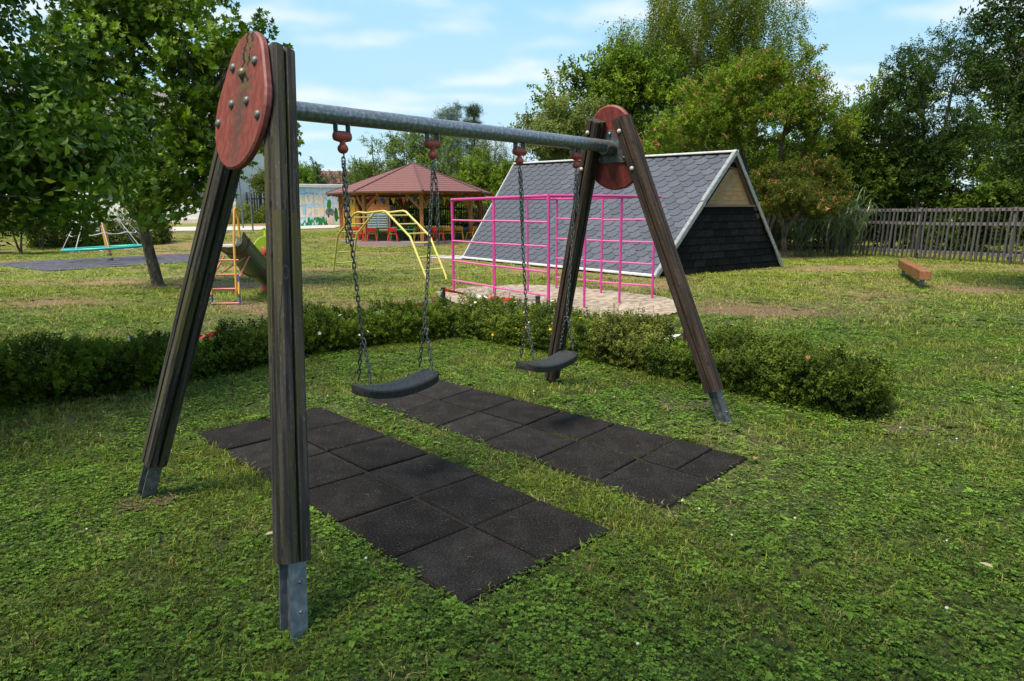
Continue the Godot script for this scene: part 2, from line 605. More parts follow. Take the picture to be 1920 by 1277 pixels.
func build_grass(keep_out: Array) -> void:
	var blade := Shape.new()
	for i in 11:
		var a := rnd(0, TAU)
		var b := Vector3(rnd(-0.05, 0.05), 0, rnd(-0.05, 0.05))
		var o := Vector3(cos(a), 0, sin(a))
		var h := rnd(0.02, 0.046)
		var w := Vector3(-o.z, 0, o.x) * rnd(0.0016, 0.003)
		var mid := b + Vector3.UP * h * 0.7 + o * h * 0.35
		var tip := b + Vector3.UP * h * rnd(0.7, 1.0) + o * h * rnd(0.8, 1.3)
		blade.quad(b - w, b + w, mid + w * 0.8, mid - w * 0.8, o + Vector3.UP)
		blade.flat(mid - w * 0.8, mid + w * 0.8, tip, o * 0.3 + Vector3.UP)
	var clover := Shape.new()
	for i in 10:
		var c := Vector3(rnd(-0.065, 0.065), rnd(0.012, 0.04), rnd(-0.065, 0.065))
		var tilt := (Vector3.UP + Vector3(rnd(-0.8, 0.8), 0, rnd(-0.8, 0.8))).normalized()
		var a0 := rnd(0, TAU)
		var size := rnd(0.008, 0.0145)
		for k in 3:
			var a := a0 + k * TAU / 3.0
			var d := (Vector3(cos(a), rnd(-0.1, 0.25), sin(a))).normalized()
			leaf_shape(clover, c, d, tilt, size, size * 0.9)
	var weed := Shape.new()
	for i in 8:
		var a := i * TAU / 8.0 + rnd(-0.3, 0.3)
		var d := Vector3(cos(a), rnd(0.15, 0.7), sin(a)).normalized()
		leaf_shape(weed, Vector3(0, 0.006, 0), d, Vector3.UP, rnd(0.05, 0.115), rnd(0.018, 0.03), 1, 0.25)
	var at := [[], [], []]
	var tint := [[], [], []]
	# [z near, z far, per square metre, scale]
	for zone in [[-0.4, -4.2, 1050.0, 0.8], [-4.2, -8.5, 560.0, 0.95], [-8.5, -16.0, 150.0, 1.7], [-16.0, -38.0, 40.0, 2.6]]:
		var z0: float = zone[0]
		var z1: float = zone[1]
		var half := -z1 * 0.82 + 2.4
		var count := int((z0 - z1) * half * 2.0 * zone[2])
		for i in count:
			var z := rnd(z1, z0)
			var x := rnd(-half, half)
			if absf(x) > -z * 0.82 + 2.4: continue
			var skip := false
			for poly in keep_out:
				if inside(Vector2(x, z), poly):
					skip = true
					break
			if skip: continue
			var d := dryness(x, z)
			if rng.randf() < d * 0.5 + smoothstep(0.75, 1.0, d) * 0.42: continue
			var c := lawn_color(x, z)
			var far: float = zone[3]
			var clump := patch_noise.get_noise_2d(x * 2.3 + 300.0, z * 2.3) * 0.5 + 0.5
			var leafy := clampf(0.5 + (clump - 0.5) * 1.9 + (0.25 if x > 1.0 and z > -5.5 else 0.0) - smoothstep(-7.0, -14.0, z) * 0.45, 0.05, 0.92)
			var kind := 0
			if rng.randf() < leafy:
				kind = 1
				if rng.randf() < 0.09: kind = 2
			var b := Basis(Vector3.UP, rnd(0, TAU)).scaled(Vector3(far, minf(far, 1.25), far) * rnd(0.7, 1.3) * (1.0 - d * 0.25))
			at[kind].append(Transform3D(b, Vector3(x, land(x, z) - 0.002, z)))
			var j := pow(rng.randf(), 1.5) * 1.6 + 0.45
			if kind == 0:
				if rng.randf() < 0.1: c = Color(0.26, 0.2, 0.08)
				tint[0].append(Color(c.r * j, c.g * j, c.b * j))
			else:
				c = c.lerp(Color(0.07, 0.15, 0.018), 0.65)
				tint[kind].append(Color(c.r * j, c.g * j, c.b * j))
	for i in 150:
		var q := Vector3(-0.985, 0, -5.685).lerp(Vector3(1.175, 0, -3.62), rnd(0.58, 0.84)) if i < 90 else Vector3(0.815, 0, -3.964).lerp(Vector3(1.148, 0, -4.325), rnd(0, 1))
		at[0].append(Transform3D(Basis(Vector3.UP, rnd(0, TAU)).scaled(Vector3.ONE * rnd(0.2, 0.45)), q + Vector3(rnd(-0.012, 0.012), 0.012, rnd(-0.012, 0.012))))
		tint[0].append(Color(0.12, 0.13, 0.02) * rnd(0.6, 1.3))
	var gm := leaf_mat(0.5, Color(0.7, 0.75, 0.15), 0.3)
	var g := many("grass", self, blade.mesh(), gm, at[0], tint[0])
	tag(g, "short mown grass blades all over the lawn", "grass", "", "stuff")
	g = many("clover", self, clover.mesh(), gm, at[1], tint[1])
	tag(g, "small three-leaved clover spread between the grass", "clover", "", "stuff")
	g = many("weeds", self, weed.mesh(), gm, at[2], tint[2])
	tag(g, "broad-leaved plantain and dandelion rosettes in the lawn", "weeds", "", "stuff")
	# white clover heads
	var head := Shape.new()
	head.ball(Vector3(0, 0.036, 0), Vector3(0.006, 0.005, 0.006), 6, 4)
	head.rod(Vector3(0, 0, 0), Vector3(0, 0.033, 0), 0.001, 3, false)
	var fa := []
	var ft := []
	for i in 330:
		var z := -pow(rng.randf(), 0.7) * 15.0 - 2.0
		var x := rnd(-1, 1) * -z * 0.8
		if rng.randf() < 0.5: x = absf(x)
		var skip := false
		for poly in keep_out:
			if inside(Vector2(x, z), poly): skip = true
		if skip or patch_noise.get_noise_2d(x * 1.5, z * 1.5 + 50.0) < -0.1: continue
		fa.append(Transform3D(Basis(Vector3.UP, rnd(0, 6)).scaled(Vector3.ONE * rnd(0.8, 1.3)), Vector3(x, 0.0, z)))
		ft.append(Color(0.62, 0.6, 0.5))
	tag(many("clover_flowers", self, head.mesh(), leaf_mat(0.8), fa, ft), "tiny white clover heads dotted over the lawn", "flowers", "", "stuff")


# ---------------------------------------------------------------- rubber tiles
func mat_grid(called: String, label: String, quad: Array, cols: int, rows: int, thick: float, mats: Array, gap: float, group: String, split := Vector2i(-1, -1)) -> void:
	var origin: Vector3 = quad[0]
	var t := thing(called, label, "rubber mat", origin, 0.0, group)
	var bed := Shape.new()
	bed.quad(quad[0] - origin + Vector3(0, 0.015, 0), quad[1] - origin + Vector3(0, 0.015, 0), quad[2] - origin + Vector3(0, 0.015, 0), quad[3] - origin + Vector3(0, 0.015, 0), Vector3.UP)
	obj("joint_soil", bed, m.joint_soil, t)
	for r in rows:
		for c in cols:
			var parts := [[0.0, 1.0]]
			if split == Vector2i(c, r): parts = [[0.0, 0.53], [0.53, 1.0]]
			for cut in parts:
				var lo := thick * rnd(0.72, 1.0)
				var e: Array[Vector3] = []
				for k in [[0, 0], [1, 0], [1, 1], [0, 1]]:
					var u: float = (c + k[0]) / float(cols)
					var w: float = (r + lerpf(cut[0], cut[1], k[1])) / float(rows)
					var q: Vector3 = quad[0].lerp(quad[1], u).lerp(quad[3].lerp(quad[2], u), w)
					e.append(q - origin)
				var mid := (e[0] + e[1] + e[2] + e[3]) * 0.25
				var s := Shape.new()
				var low: Array[Vector3] = []
				var top: Array[Vector3] = []
				var inner: Array[Vector3] = []
				var tilt := Vector3(rnd(-1, 1), 0, rnd(-1, 1)) * 0.012
				for q in e:
					var d := (q - mid)
					var dd := d.normalized()
					var edge := q - dd * (gap * rnd(0.4, 1.4))
					var y := lo + tilt.dot(d)
					low.append(edge + Vector3(0, -0.02, 0))
					top.append(edge + Vector3(0, y - 0.007, 0))
					inner.append(edge - dd * 0.011 + Vector3(0, y, 0))
				for k in 4:
					var k2 := (k + 1) % 4
					var o := (e[k] + e[k2]) * 0.5 - mid
					s.quad(low[k], low[k2], top[k2], top[k], o)
					s.quad(top[k], top[k2], inner[k2], inner[k], o + Vector3.UP)
				# the surface bows a little: four triangles round a centre
				var cc := (inner[0] + inner[1] + inner[2] + inner[3]) * 0.25 - Vector3(0, rnd(0.0, 0.006), 0)
				for k in 4:
					s.flat(inner[k], inner[(k + 1) % 4], cc, Vector3.UP)
				obj("tile", s, mats[rng.randi() % mats.size()], t)


# ---------------------------------------------------------------- swing set
func leg_profile(a: float) -> PackedVector2Array:
	var h := a * 0.5
	var c := 0.013
	var g := 0.0085
	var d := 0.022
	var p := PackedVector2Array()
	for k in 4:
		var r := Transform2D(k * PI / 2, Vector2())
		for q in [Vector2(h, -h + c), Vector2(h, -g), Vector2(h - d, -g * 0.45), Vector2(h - d, g * 0.45), Vector2(h, g), Vector2(h, h - c)]:
			p.append(r * q)
	return p


func egg(top_r: float, top_y: float, low_r: float, low_y: float, seg := 20) -> PackedVector2Array:
	var p := PackedVector2Array()
	for k in seg * 2:
		var a := TAU * k / (seg * 2)
		p.append(Vector2(cos(a) * top_r, sin(a) * top_r + top_y))
		p.append(Vector2(cos(a) * low_r, sin(a) * low_r + low_y))
	p = Geometry2D.convex_hull(p)
	p.remove_at(p.size() - 1)
	return p


func bevelled_plate(poly: PackedVector2Array, thick: float, bevel: float, at: Transform3D, uv_box: Rect2) -> Shape:
	var s := Shape.new()
	var mid := uv_box.get_center()
	var small := PackedVector2Array()
	for p in poly:
		small.append(mid + (p - mid) * (1.0 - bevel / 0.25))
	var h := thick * 0.5
	for z in [-1.0, 1.0]:
		for i in poly.size():
			var j := (i + 1) % poly.size()
			var a := poly[i]
			var b := poly[j]
			var sa := small[i]
			var sb := small[j]
			var uv: Array[Vector2] = []
			for q in [mid, sa, sb, a, b]:
				uv.append(Vector2((q.x - uv_box.position.x) / uv_box.size.x, 1.0 - (q.y - uv_box.position.y) / uv_box.size.y))
			s.flat(at * Vector3(mid.x, mid.y, z * h), at * Vector3(sa.x, sa.y, z * h), at * Vector3(sb.x, sb.y, z * h), at.basis * Vector3(0, 0, z), uv[0], uv[1], uv[2])
			var o := at.basis * Vector3(a.x - mid.x, a.y - mid.y, z * 0.3)
			s.quad(at * Vector3(sa.x, sa.y, z * h), at * Vector3(sb.x, sb.y, z * h), at * Vector3(b.x, b.y, z * (h - bevel)), at * Vector3(a.x, a.y, z * (h - bevel)), o, uv[1], uv[2], uv[4], uv[3])
			if z > 0.0:
				s.quad(at * Vector3(a.x, a.y, h - bevel), at * Vector3(b.x, b.y, h - bevel), at * Vector3(b.x, b.y, -h + bevel), at * Vector3(a.x, a.y, -h + bevel), o, uv[3], uv[4], uv[4], uv[3])
	return s


func plate_image() -> ImageTexture:
	var w := 256
	var h := 384
	var im := Image.create_empty(w, h, false, Image.FORMAT_RGB8)
	var n := FastNoiseLite.new()
	n.frequency = 0.03
	n.fractal_octaves = 4
	n.seed = 31
	for y in h:
		for x in w:
			var a := n.get_noise_2d(x * 1.6, y * 0.5)
			var b := n.get_noise_2d(x * 3.0 + 500.0, y * 1.4)
			var k := Color(0.16, 0.032, 0.025).lerp(Color(0.235, 0.064, 0.048), clampf(0.5 + a * 1.2, 0, 1))
			if a > 0.2 and b > 0.1: k = Color(0.36, 0.04, 0.035)
			var fx := absf(float(x) / w - 0.52 + n.get_noise_2d(y * 1.0, 900.0) * 0.1)
			var fy := float(y) / h
			var streak := clampf(1.0 - fx / (0.27 - 0.11 * fy), 0, 1) * clampf(1.25 - absf(fy - 0.5) * 1.7, 0, 1)
			var grime := clampf(streak * 1.15 + b * 1.1 + a * 0.6 - 0.12, 0.0, 1.0)
			k = k.lerp(Color(0.06, 0.045, 0.033), grime * 0.92)
			if fy < 0.42 and fx < 0.09 and b > 0.0:
				k = k.lerp(Color(0.11, 0.095, 0.025), 0.8)
			if fy < 0.38 and absf(fx - 0.05) < 0.02 and a > -0.2: k = Color(0.01, 0.008, 0.006)
			im.set_pixel(x, y, k.linear_to_srgb())
	return ImageTexture.create_from_image(im)


func build_swing_frame() -> void:
	var f := thing("swing_set", "weathered wooden swing frame with red end plates and a galvanised crossbar", "swing frame", Vector3(-1.4696, 0, -2.85), 0.7899)
	var names := {}
	for e in [[0.0, 0.215, 0.882, 0.12, 0], [0.0, 0.215, -0.893, -0.145, 1], [3.4946, -0.185, 0.875, 0.15, 2], [3.4946, -0.185, -0.881, -0.075, 3]]:
		var high: float = 2.30 if e[4] < 2 else 2.25
		var foot := Vector3(e[0], 0, e[2])
		var top := Vector3(e[0] + e[1] * high, high, e[3])
		var y := (top - foot).normalized()
		var x := (Vector3.RIGHT - y * Vector3.RIGHT.dot(y)).normalized()
		x = x.rotated(y, 0.14 if e[4] == 0 else 0.0)
		var z := x.cross(y)
		# prism sweeps along its z: let that be the leg's axis
		var b := Basis(x, -z, y)
		if b.determinant() < 0.0: b = Basis(x, z, y)
		var l := (top - foot).length()
		var s := Shape.new()
		var from: float = [0.275, 0.24, 0.275, 0.07][e[4]]
		s.prism(leg_profile(0.112), from, l, Transform3D(b, foot), true, 1.0)
		for i in s.u.size(): s.u[i] = Vector2(s.u[i].x / 0.45 + e[4] * 0.31, s.u[i].y / 1.7 + e[4] * 0.17)
		var leg := obj("leg", s, m.post if e[4] < 2 else m.post_brown, f)
		# steel shoe: two channels back to back
		var k := Shape.new()
		var w := 0.037
		var q := 0.006
		k.prism(PackedVector2Array([Vector2(-w, -w), Vector2(w, -w), Vector2(w, -w + q), Vector2(q, -w + q), Vector2(q, w - q), Vector2(w, w - q), Vector2(w, w), Vector2(-w, w), Vector2(-w, w - q), Vector2(-q, w - q), Vector2(-q, -w + q), Vector2(-w, -w + q)]), -0.12, from + 0.05, Transform3D(b, foot))
		obj("steel_shoe", k, m.zinc, leg)
		for hgt in [0.09, 0.2]:
			var bolt := Shape.new()
			bolt.ball(foot + y * hgt + z * (w + 0.001) + x * 0.006, Vector3.ONE * 0.008, 8, 4)
			obj("bolt", bolt, m.zinc, leg)
		# round bolt heads on the inner face of the leg
		var inward := 1.0 if e[4] < 2 else -1.0
		for hgt in [l - 0.09, l - 0.37]:
			var d := Shape.new()
			d.ball(Vector3.ZERO, Vector3(0.017, 0.014, 0.017), 12, 4, 0.0)
			obj("bolt_cap", d, m.bolt_pale, leg, Transform3D(Basis(z, x * inward, y), foot + y * hgt + x * inward * 0.055 - z * 0.02))
	for e in [[0.215, 0.0, -1.0, 2.075], [-0.185, 3.4946, 1.0, 2.04]]:
		var up := Vector3(e[0], 1, 0).normalized()
		var out: Vector3 = (Vector3(e[2], 0, 0) - up * up.x * e[2]).normalized()
		var mid: Vector3 = Vector3(e[1] + e[0] * e[3], e[3], 0) + out * 0.077
		var right := up.cross(out)
		var at := Transform3D(Basis(right, up, out), mid)
		var poly := egg(0.188, 0.122, 0.262, -0.052)
		var pl := obj("red_plate", bevelled_plate(poly, 0.036, 0.008, at, Rect2(-0.262, -0.314, 0.524, 0.624)), m.red_plate if e[2] < 0 else m.red_paint, f)
		var dome := Shape.new()
		dome.ball(Vector3.ZERO, Vector3(0.021, 0.017, 0.021), 14, 5, 0.0)
		var big := Shape.new()
		big.ball(Vector3.ZERO, Vector3(0.026, 0.024, 0.026), 14, 6, 0.0)
		for q in [[-0.115, 0.16], [0.115, 0.155], [0.0, 0.118], [-0.08, -0.012], [0.08, -0.015], [0.21, -0.09], [-0.21, -0.087]]:
			var p: Vector3 = mid + right * q[0] + up * q[1] + out * 0.018
			obj("bolt_cap", big if q[0] == 0.0 else dome, m.bolt_gold if q[0] == 0.0 else m.bolt_grey, pl, Transform3D(Basis(right, out, up), p))
		# bracket that holds the bar
		var tri := PackedVector2Array()
		for c in [Vector2(0, 0.105), Vector2(-0.115, -0.075), Vector2(0.115, -0.075)]:
			for k in 10:
				tri.append(c + Vector2(cos(TAU * k / 10), sin(TAU * k / 10)) * 0.032)
		tri = Geometry2D.convex_hull(tri)
		tri.remove_at(tri.size() - 1)
		var bs := Shape.new()
		bs.prism(tri, -0.004, 0.004, Transform3D(at.basis, mid - out * 0.0245))
		bs.tube(PackedVector3Array([mid - out * 0.026, mid - out * 0.026 - Vector3(e[2] * 0.1, 0, 0)]), PackedFloat32Array([0.058, 0.05]), 18)
		for c in [Vector2(0, 0.105), Vector2(-0.115, -0.075), Vector2(0.115, -0.075)]:
			bs.ball(mid - out * 0.03 + right * c.x + up * c.y, Vector3.ONE * 0.016, 10, 5)
		obj("bracket", bs, m.zinc, f)
	var bar := Shape.new()
	bar.rod(Vector3(0.40, 2.075, 0), Vector3(3.16, 2.062, 0), 0.045, 26)
	obj("crossbar", bar, m.galvanised, f)


func link_mesh() -> ArrayMesh:
	var p := PackedVector3Array()
	var w := 0.0082
	var h := 0.0115
	for k in 12:
		var a := TAU * k / 12
		p.append(Vector3(cos(a) * w, sin(a) * w + (h if sin(a) > 0.01 else (-h if sin(a) < -0.01 else 0.0)), 0))
	p.append(p[0])
	p.append(p[1])
	var s := Shape.new()
	s.tube(p, PackedFloat32Array([0.0038]), 5, false)
	return s.mesh()


func strand(parent: Node, link: Mesh, mat: Material, p: PackedVector3Array, turned := 0.0) -> void:
	var pitch := 0.0305
	var k := 0
	for i in p.size() - 1:
		var d := p[i + 1] - p[i]
		var steps := int(round(d.length() / pitch))
		for j in steps:
			var b := aim_plain(d)
			var tw := turned + (PI / 2 if k % 2 else 0.0) + rnd(-0.22, 0.22)
			obj("link", link, mat, parent, Transform3D(b * Basis(Vector3.UP, tw), p[i] + d * ((j + 0.5) / steps)))
			k += 1


func aim_plain(d: Vector3) -> Basis:
	d = d.normalized()
	var x := d.cross(Vector3(0, 0, 1)).normalized()
	return Basis(x, d, x.cross(d))


func build_swing(label: String, t0: float, t1: float, seat_t: float, seat_y: float, tails: Array) -> void:
	var origin := Vector3(-1.4696, 0, -2.85)
	var turn := 0.7899
	var s := thing("swing", label, "swing", origin + Basis(Vector3.UP, turn) * Vector3(seat_t, 0, 0), turn, "two swings on the wooden frame")
	var link := link_mesh()
	var n := 0
	for t in [t0, t1]:
		var x: float = t - seat_t
		var h := Shape.new()
		for o in [-0.036, 0.036]:
			h.box(Vector3(x + o, 2.012, 0), Vector3(0.005, 0.085, 0.04), 0.001)
			h.tube(PackedVector3Array([Vector3(x + o - 0.004, 1.974, 0), Vector3(x + o + 0.004, 1.974, 0)]), PackedFloat32Array([0.02]), 14)
		var hang := obj("hanger", h, m.strap, s)
		var r := Shape.new()
		r.tube(PackedVector3Array([Vector3(x - 0.05, 1.972, 0), Vector3(x - 0.044, 1.972, 0), Vector3(x - 0.02, 1.972, 0), Vector3(x + 0.02, 1.972, 0), Vector3(x + 0.044, 1.972, 0), Vector3(x + 0.05, 1.972, 0)]), PackedFloat32Array([0.012, 0.023, 0.028, 0.028, 0.023, 0.012]), 14)
		r.tube(PackedVector3Array([Vector3(x, 1.955, 0), Vector3(x, 1.94, 0), Vector3(x, 1.925, 0)]), PackedFloat32Array([0.022, 0.014, 0.02]), 14, false)
		r.ball(Vector3(x, 1.912, 0), Vector3(0.028, 0.026, 0.028), 16, 12)
		obj("pivot", r, m.red_plastic, hang)
		var side := -1.0 if n == 0 else 1.0
		var top := Vector3(x, 1.887, 0)
		var fork := Vector3(side * 0.213, seat_y + 0.245, 0)
		var shackle := Shape.new()
		shackle.tube(PackedVector3Array([top + Vector3(0, 0.012, 0), top + Vector3(0.004, -0.006, 0), top + Vector3(0, -0.024, 0)]), PackedFloat32Array([0.004]), 6)
		var chain := obj("chain", shackle, m.chain, s)
		var a := top - Vector3(0, 0.02, 0)
		strand(chain, link, m.chain, PackedVector3Array([a, a.lerp(fork, 0.5) + Vector3(side * 0.004, 0, 0), fork]), 0.4 + n)
		for q in [-1.0, 1.0]:
			strand(chain, link, m.chain, PackedVector3Array([fork + Vector3(0, 0.0, q * 0.012), Vector3(side * 0.213, seat_y + 0.008, q * 0.062)]), 0.8)
		var tl: Array = tails[n]
		strand(chain, link, m.chain, PackedVector3Array([a + Vector3(tl[0] * 0.3, -0.02, 0.006), a + Vector3(tl[0], -tl[1] * 0.4, 0.012), a + Vector3(tl[0] * 0.9, -tl[1], 0.012)]), 0.1)
		n += 1
	# seat: a curved rubber slab with rounded ends
	var seat := Shape.new()
	var segs := 22
	var ring: Array = []
	for i in segs + 1:
		var u := lerpf(-1, 1, float(i) / segs)
		var half := 0.094 * pow(maxf(0.0, 1.0 - pow(absf(u), 12.0) * 0.4), 0.8)
		var sag := 0.042 * u * u
		var th := 0.05
		var x := u * 0.262
		var e: Array[Vector3] = []
		for q in [[-0.8, 1.0], [0.0, 0.93], [0.8, 1.0], [0.96, 0.93], [1.0, 0.75], [0.97, 0.0], [0.0, -0.06], [-0.97, 0.0], [-1.0, 0.75], [-0.96, 0.93]]:
			e.append(Vector3(x, seat_y - 0.055 - th + sag + th * q[1], half * q[0]))
		ring.append(e)
	for i in segs:
		for k in 10:
			var k2 := (k + 1) % 10
			var c0 := Vector3(ring[i][0].x, ring[i][0].y - 0.025, 0)
			var a0: Vector3 = ring[i][k]
			var a1: Vector3 = ring[i][k2]
			var b0: Vector3 = ring[i + 1][k]
			var b1: Vector3 = ring[i + 1][k2]
			seat.quad(a0, a1, b1, b0, (a0 + a1) * 0.5 - c0)
	for i in [0, segs]:
		var c := Vector3(ring[i][0].x * 1.02, ring[i][0].y - 0.025, 0)
		for k in 10:
			seat.flat(c, ring[i][k], ring[i][(k + 1) % 10], Vector3(-1 if i == 0 else 1, 0, 0))
	var so := obj("seat", seat, m.seat_rubber, s)
	var studs := Shape.new()
	for i in 13:
		for j in [-0.05, -0.025, 0.03, 0.055]:
			var u := (i - 6) / 8.0
			if absf(u) > 0.7 and absf(j) > 0.04: continue
			studs.box(Vector3(u * 0.24, seat_y - 0.0577 + 0.042 * u * u * 0.84, j + (0.004 if i % 2 else -0.004)), Vector3(0.011, 0.004, 0.005), 0.001, Basis(Vector3(0, 0, 1), u * 0.4))
	obj("tread", studs, m.seat_rubber, so)


# ---------------------------------------------------------------- play equipment
func build_climbing_frame() -> void:
	var f := thing("climbing_frame", "bright pink tube climbing frame standing in the sand", "climbing frame", Vector3(0.8, 0, -11.9))
	var o := Vector3(0.8, 0, -11.9)
	var h := 1.82
	var p := [[-1.16, -13.0], [-0.30, -11.68], [0.59, -10.34], [1.19, -10.62], [1.85, -11.12], [2.54, -11.70], [1.72, -12.48], [0.92, -13.37], [0.32, -12.75], [-0.34, -12.42]]
	var at: Array[Vector3] = []
	for q in p: at.append(Vector3(q[0], 0, q[1]) - o)
	for i in at.size():
		var s := Shape.new()
		var r := 0.026 if i in [0, 2] else 0.021
		s.rod(at[i] + Vector3(0, -0.2, 0), at[i] + Vector3(rnd(-0.012, 0.012), h, rnd(-0.012, 0.012)), r, 10)
		obj("post", s, m.pink, f)
	for run in [[0, 1, 2], [2, 3, 4, 5], [5, 6, 7], [7, 8, 9, 0]]:
		var pts := PackedVector3Array()
		for i in run: pts.append(at[i] + Vector3(0, h, 0))
		var s := Shape.new()
		if run[0] == 2: pts.append(pts[3] + (pts[3] - pts[2]).normalized() * 0.14)
		s.tube(pts, PackedFloat32Array([0.026 if run[0] in [0, 2] else 0.02]), 10)
		obj("top_rail", s, m.pink, f)
	for pair in [[0, 1], [1, 2], [5, 6], [6, 7]]:
		for y in [0.25, 0.64, 1.03, 1.43]:
			var s := Shape.new()
			s.rod(at[pair[0]] + Vector3(0, y, 0), at[pair[1]] + Vector3(0, y + rnd(-0.015, 0.015), 0), 0.0165, 8, false)
			obj("rung", s, m.pink_worn, f)


func build_arch_climber() -> void:
	var o := Vector3(-3.2, 0, -16.7)
	var f := thing("arch_climber", "pale yellow arched climbing ladder on the lawn", "climbing arch", o)
	var left := Vector3(-4.87, 0, -17.85) - o
	var right := Vector3(-1.93, 0, -15.05) - o
	var off := Vector3(0.41, 0, -0.41)
	var prof := [[-0.012, -0.1], [0.0, 0.02], [0.085, 1.02], [0.29, 1.56], [0.33, 1.6], [0.42, 1.575], [0.52, 1.6], [0.6, 1.62], [0.63, 1.6], [0.85, 1.02], [0.985, 0.1], [0.995, -0.1]]
	var rails: Array = []
	for k in 2:
		var pts := PackedVector3Array()
		for q in prof:
			pts.append(left.lerp(right, q[0]) + off * k + Vector3(0, q[1], 0))
		rails.append(pts)
		var s := Shape.new()
		s.tube(pts, PackedFloat32Array([0.028]), 10)
		obj("side_rail", s, m.yellow, f)
	for y in [[1, 2, 0.22], [1, 2, 0.52], [1, 2, 0.86], [2, 3, 0.12], [2, 3, 0.5], [2, 3, 0.82], [8, 9, 0.15], [8, 9, 0.5], [8, 9, 0.88], [9, 10, 0.16], [9, 10, 0.5], [9, 10, 0.82]]:
		var a: Vector3 = rails[0][y[0]].lerp(rails[0][y[1]], y[2])
		var b: Vector3 = rails[1][y[0]].lerp(rails[1][y[1]], y[2])
		var s := Shape.new()
		s.rod(a, b, 0.018, 8, false)
		obj("rung", s, m.yellow, f)


func build_slide() -> void:
	var f := thing("toddler_slide", "small green slide with red rungs and orange handrails", "slide", Vector3(-5.07, 0, -11.46), 0.05)
	for x in [-0.24, 0.24]:
		var s := Shape.new()
		s.tube(PackedVector3Array([Vector3(x, -0.05, 0), Vector3(x, 0.3, -0.05), Vector3(x, 0.5, -0.09)]), PackedFloat32Array([0.02]), 8)
		obj("stile", s, m.blue, f)
		var h := Shape.new()
		h.tube(PackedVector3Array([Vector3(x, 1.1, -0.3), Vector3(x, 1.5, -0.3), Vector3(x, 1.66, -0.24), Vector3(x, 1.69, -0.2), Vector3(x, 1.66, -0.15), Vector3(x, 1.1, 0.0), Vector3(x, 0.3, 0.09), Vector3(x, 0.2, 0.07), Vector3(x, 0.17, 0.03), Vector3(x, 0.22, -0.02), Vector3(x, 0.4, -0.06)]), PackedFloat32Array([0.021]), 8)
		obj("handrail", h, m.orange_tube, f)
		var b := Shape.new()
		b.tube(PackedVector3Array([Vector3(x, 0.42, -0.07), Vector3(x, 0.5, -0.14), Vector3(x * 0.95, 0.82, -0.75)]), PackedFloat32Array([0.016]), 8)
		obj("brace", b, m.red_tube, f)
	for q in [[0.03, 0.0], [0.28, -0.05], [0.53, -0.09], [0.78, -0.14]]:
		var s := Shape.new()
		s.rod(Vector3(-0.24, q[0], q[1]), Vector3(0.24, q[0], q[1]), 0.017, 8)
		obj("rung", s, m.red_tube, f)
	var c := Shape.new()
	c.rod(Vector3(-0.24, 0.45, -0.08), Vector3(0.2, 0.82, -0.75), 0.015, 8)
	obj("cross_brace", c, m.red_tube, f)
	# platform apron with raised sides
	var pl := Shape.new()
	var prof := [[-0.26, 0.13], [-0.23, 0.05], [-0.17, 0.0], [0.17, 0.0], [0.23, 0.05], [0.26, 0.13]]
	for i in prof.size() - 1:
		for z in [0.0, -0.32]:
			pass
		var a := Vector3(prof[i][0], 1.05 + prof[i][1], -0.1)
		var b := Vector3(prof[i + 1][0], 1.05 + prof[i + 1][1], -0.1)
		var dz := Vector3(0, 0.0, -0.32)
		var dy := Vector3(0, -0.035, 0)
		pl.quad(a, b, b + dz, a + dz, Vector3.UP)
		pl.quad(a + dy, b + dy, b + dz + dy, a + dz + dy, Vector3.DOWN)
		pl.quad(a, b, b + dy, a + dy, Vector3(0, 0, 1))
	obj("platform", pl, m.cream_plastic, f)
	# the chute: a trough whose underside faces the ladder
	var ch := Shape.new()
	var cross := []
	for k in 13:
		var a := PI + PI * k / 12.0
		cross.append(Vector2(cos(a) * 0.27, sin(a) * 0.22))
	cross.push_front(Vector2(-0.3, 0.06))
	cross.append(Vector2(0.3, 0.06))
	var path := [Vector3(0, 1.16, -0.36), Vector3(0.02, 1.02, -0.56), Vector3(0.1, 0.55, -1.3), Vector3(0.16, 0.34, -1.75), Vector3(0.2, 0.27, -2.2)]
	for i in path.size() - 1:
		for k in cross.size() - 1:
			var q: Array[Vector3] = []
			for e in [[i, k], [i, k + 1], [i + 1, k + 1], [i + 1, k]]:
				q.append(path[e[0]] + Vector3(cross[e[1]].x, cross[e[1]].y + 0.05, 0))
			var o := Vector3(cross[k].x + cross[k + 1].x, cross[k].y + cross[k + 1].y - 0.1, 0.1)
			ch.quad(q[0], q[1], q[2], q[3], o)
			ch.quad(q[0] - o * 0.01, q[1] - o * 0.01, q[2] - o * 0.01, q[3] - o * 0.01, -o)
	obj("chute", ch, m.slide_green, f)
	for e in [[1, 0.0], [2, 0.0]]:
		var r := PackedVector3Array()
		for k in cross: r.append(path[e[0]] + Vector3(k.x * 1.03, k.y * 1.03 + 0.05, 0.0))
		var s := Shape.new()
		s.tube(r, PackedFloat32Array([0.014]), 6)
		obj("rib", s, m.red_dark, f)
	var ft := Shape.new()
	ft.prism(PackedVector2Array([Vector2(-0.24, 0), Vector2(0.24, 0), Vector2(0.17, 0.3), Vector2(-0.17, 0.3)]), -2.1, -2.02, Transform3D(Basis(), Vector3(0.2, 0, 0)))
	obj("foot_plate", ft, m.red_plastic, f)


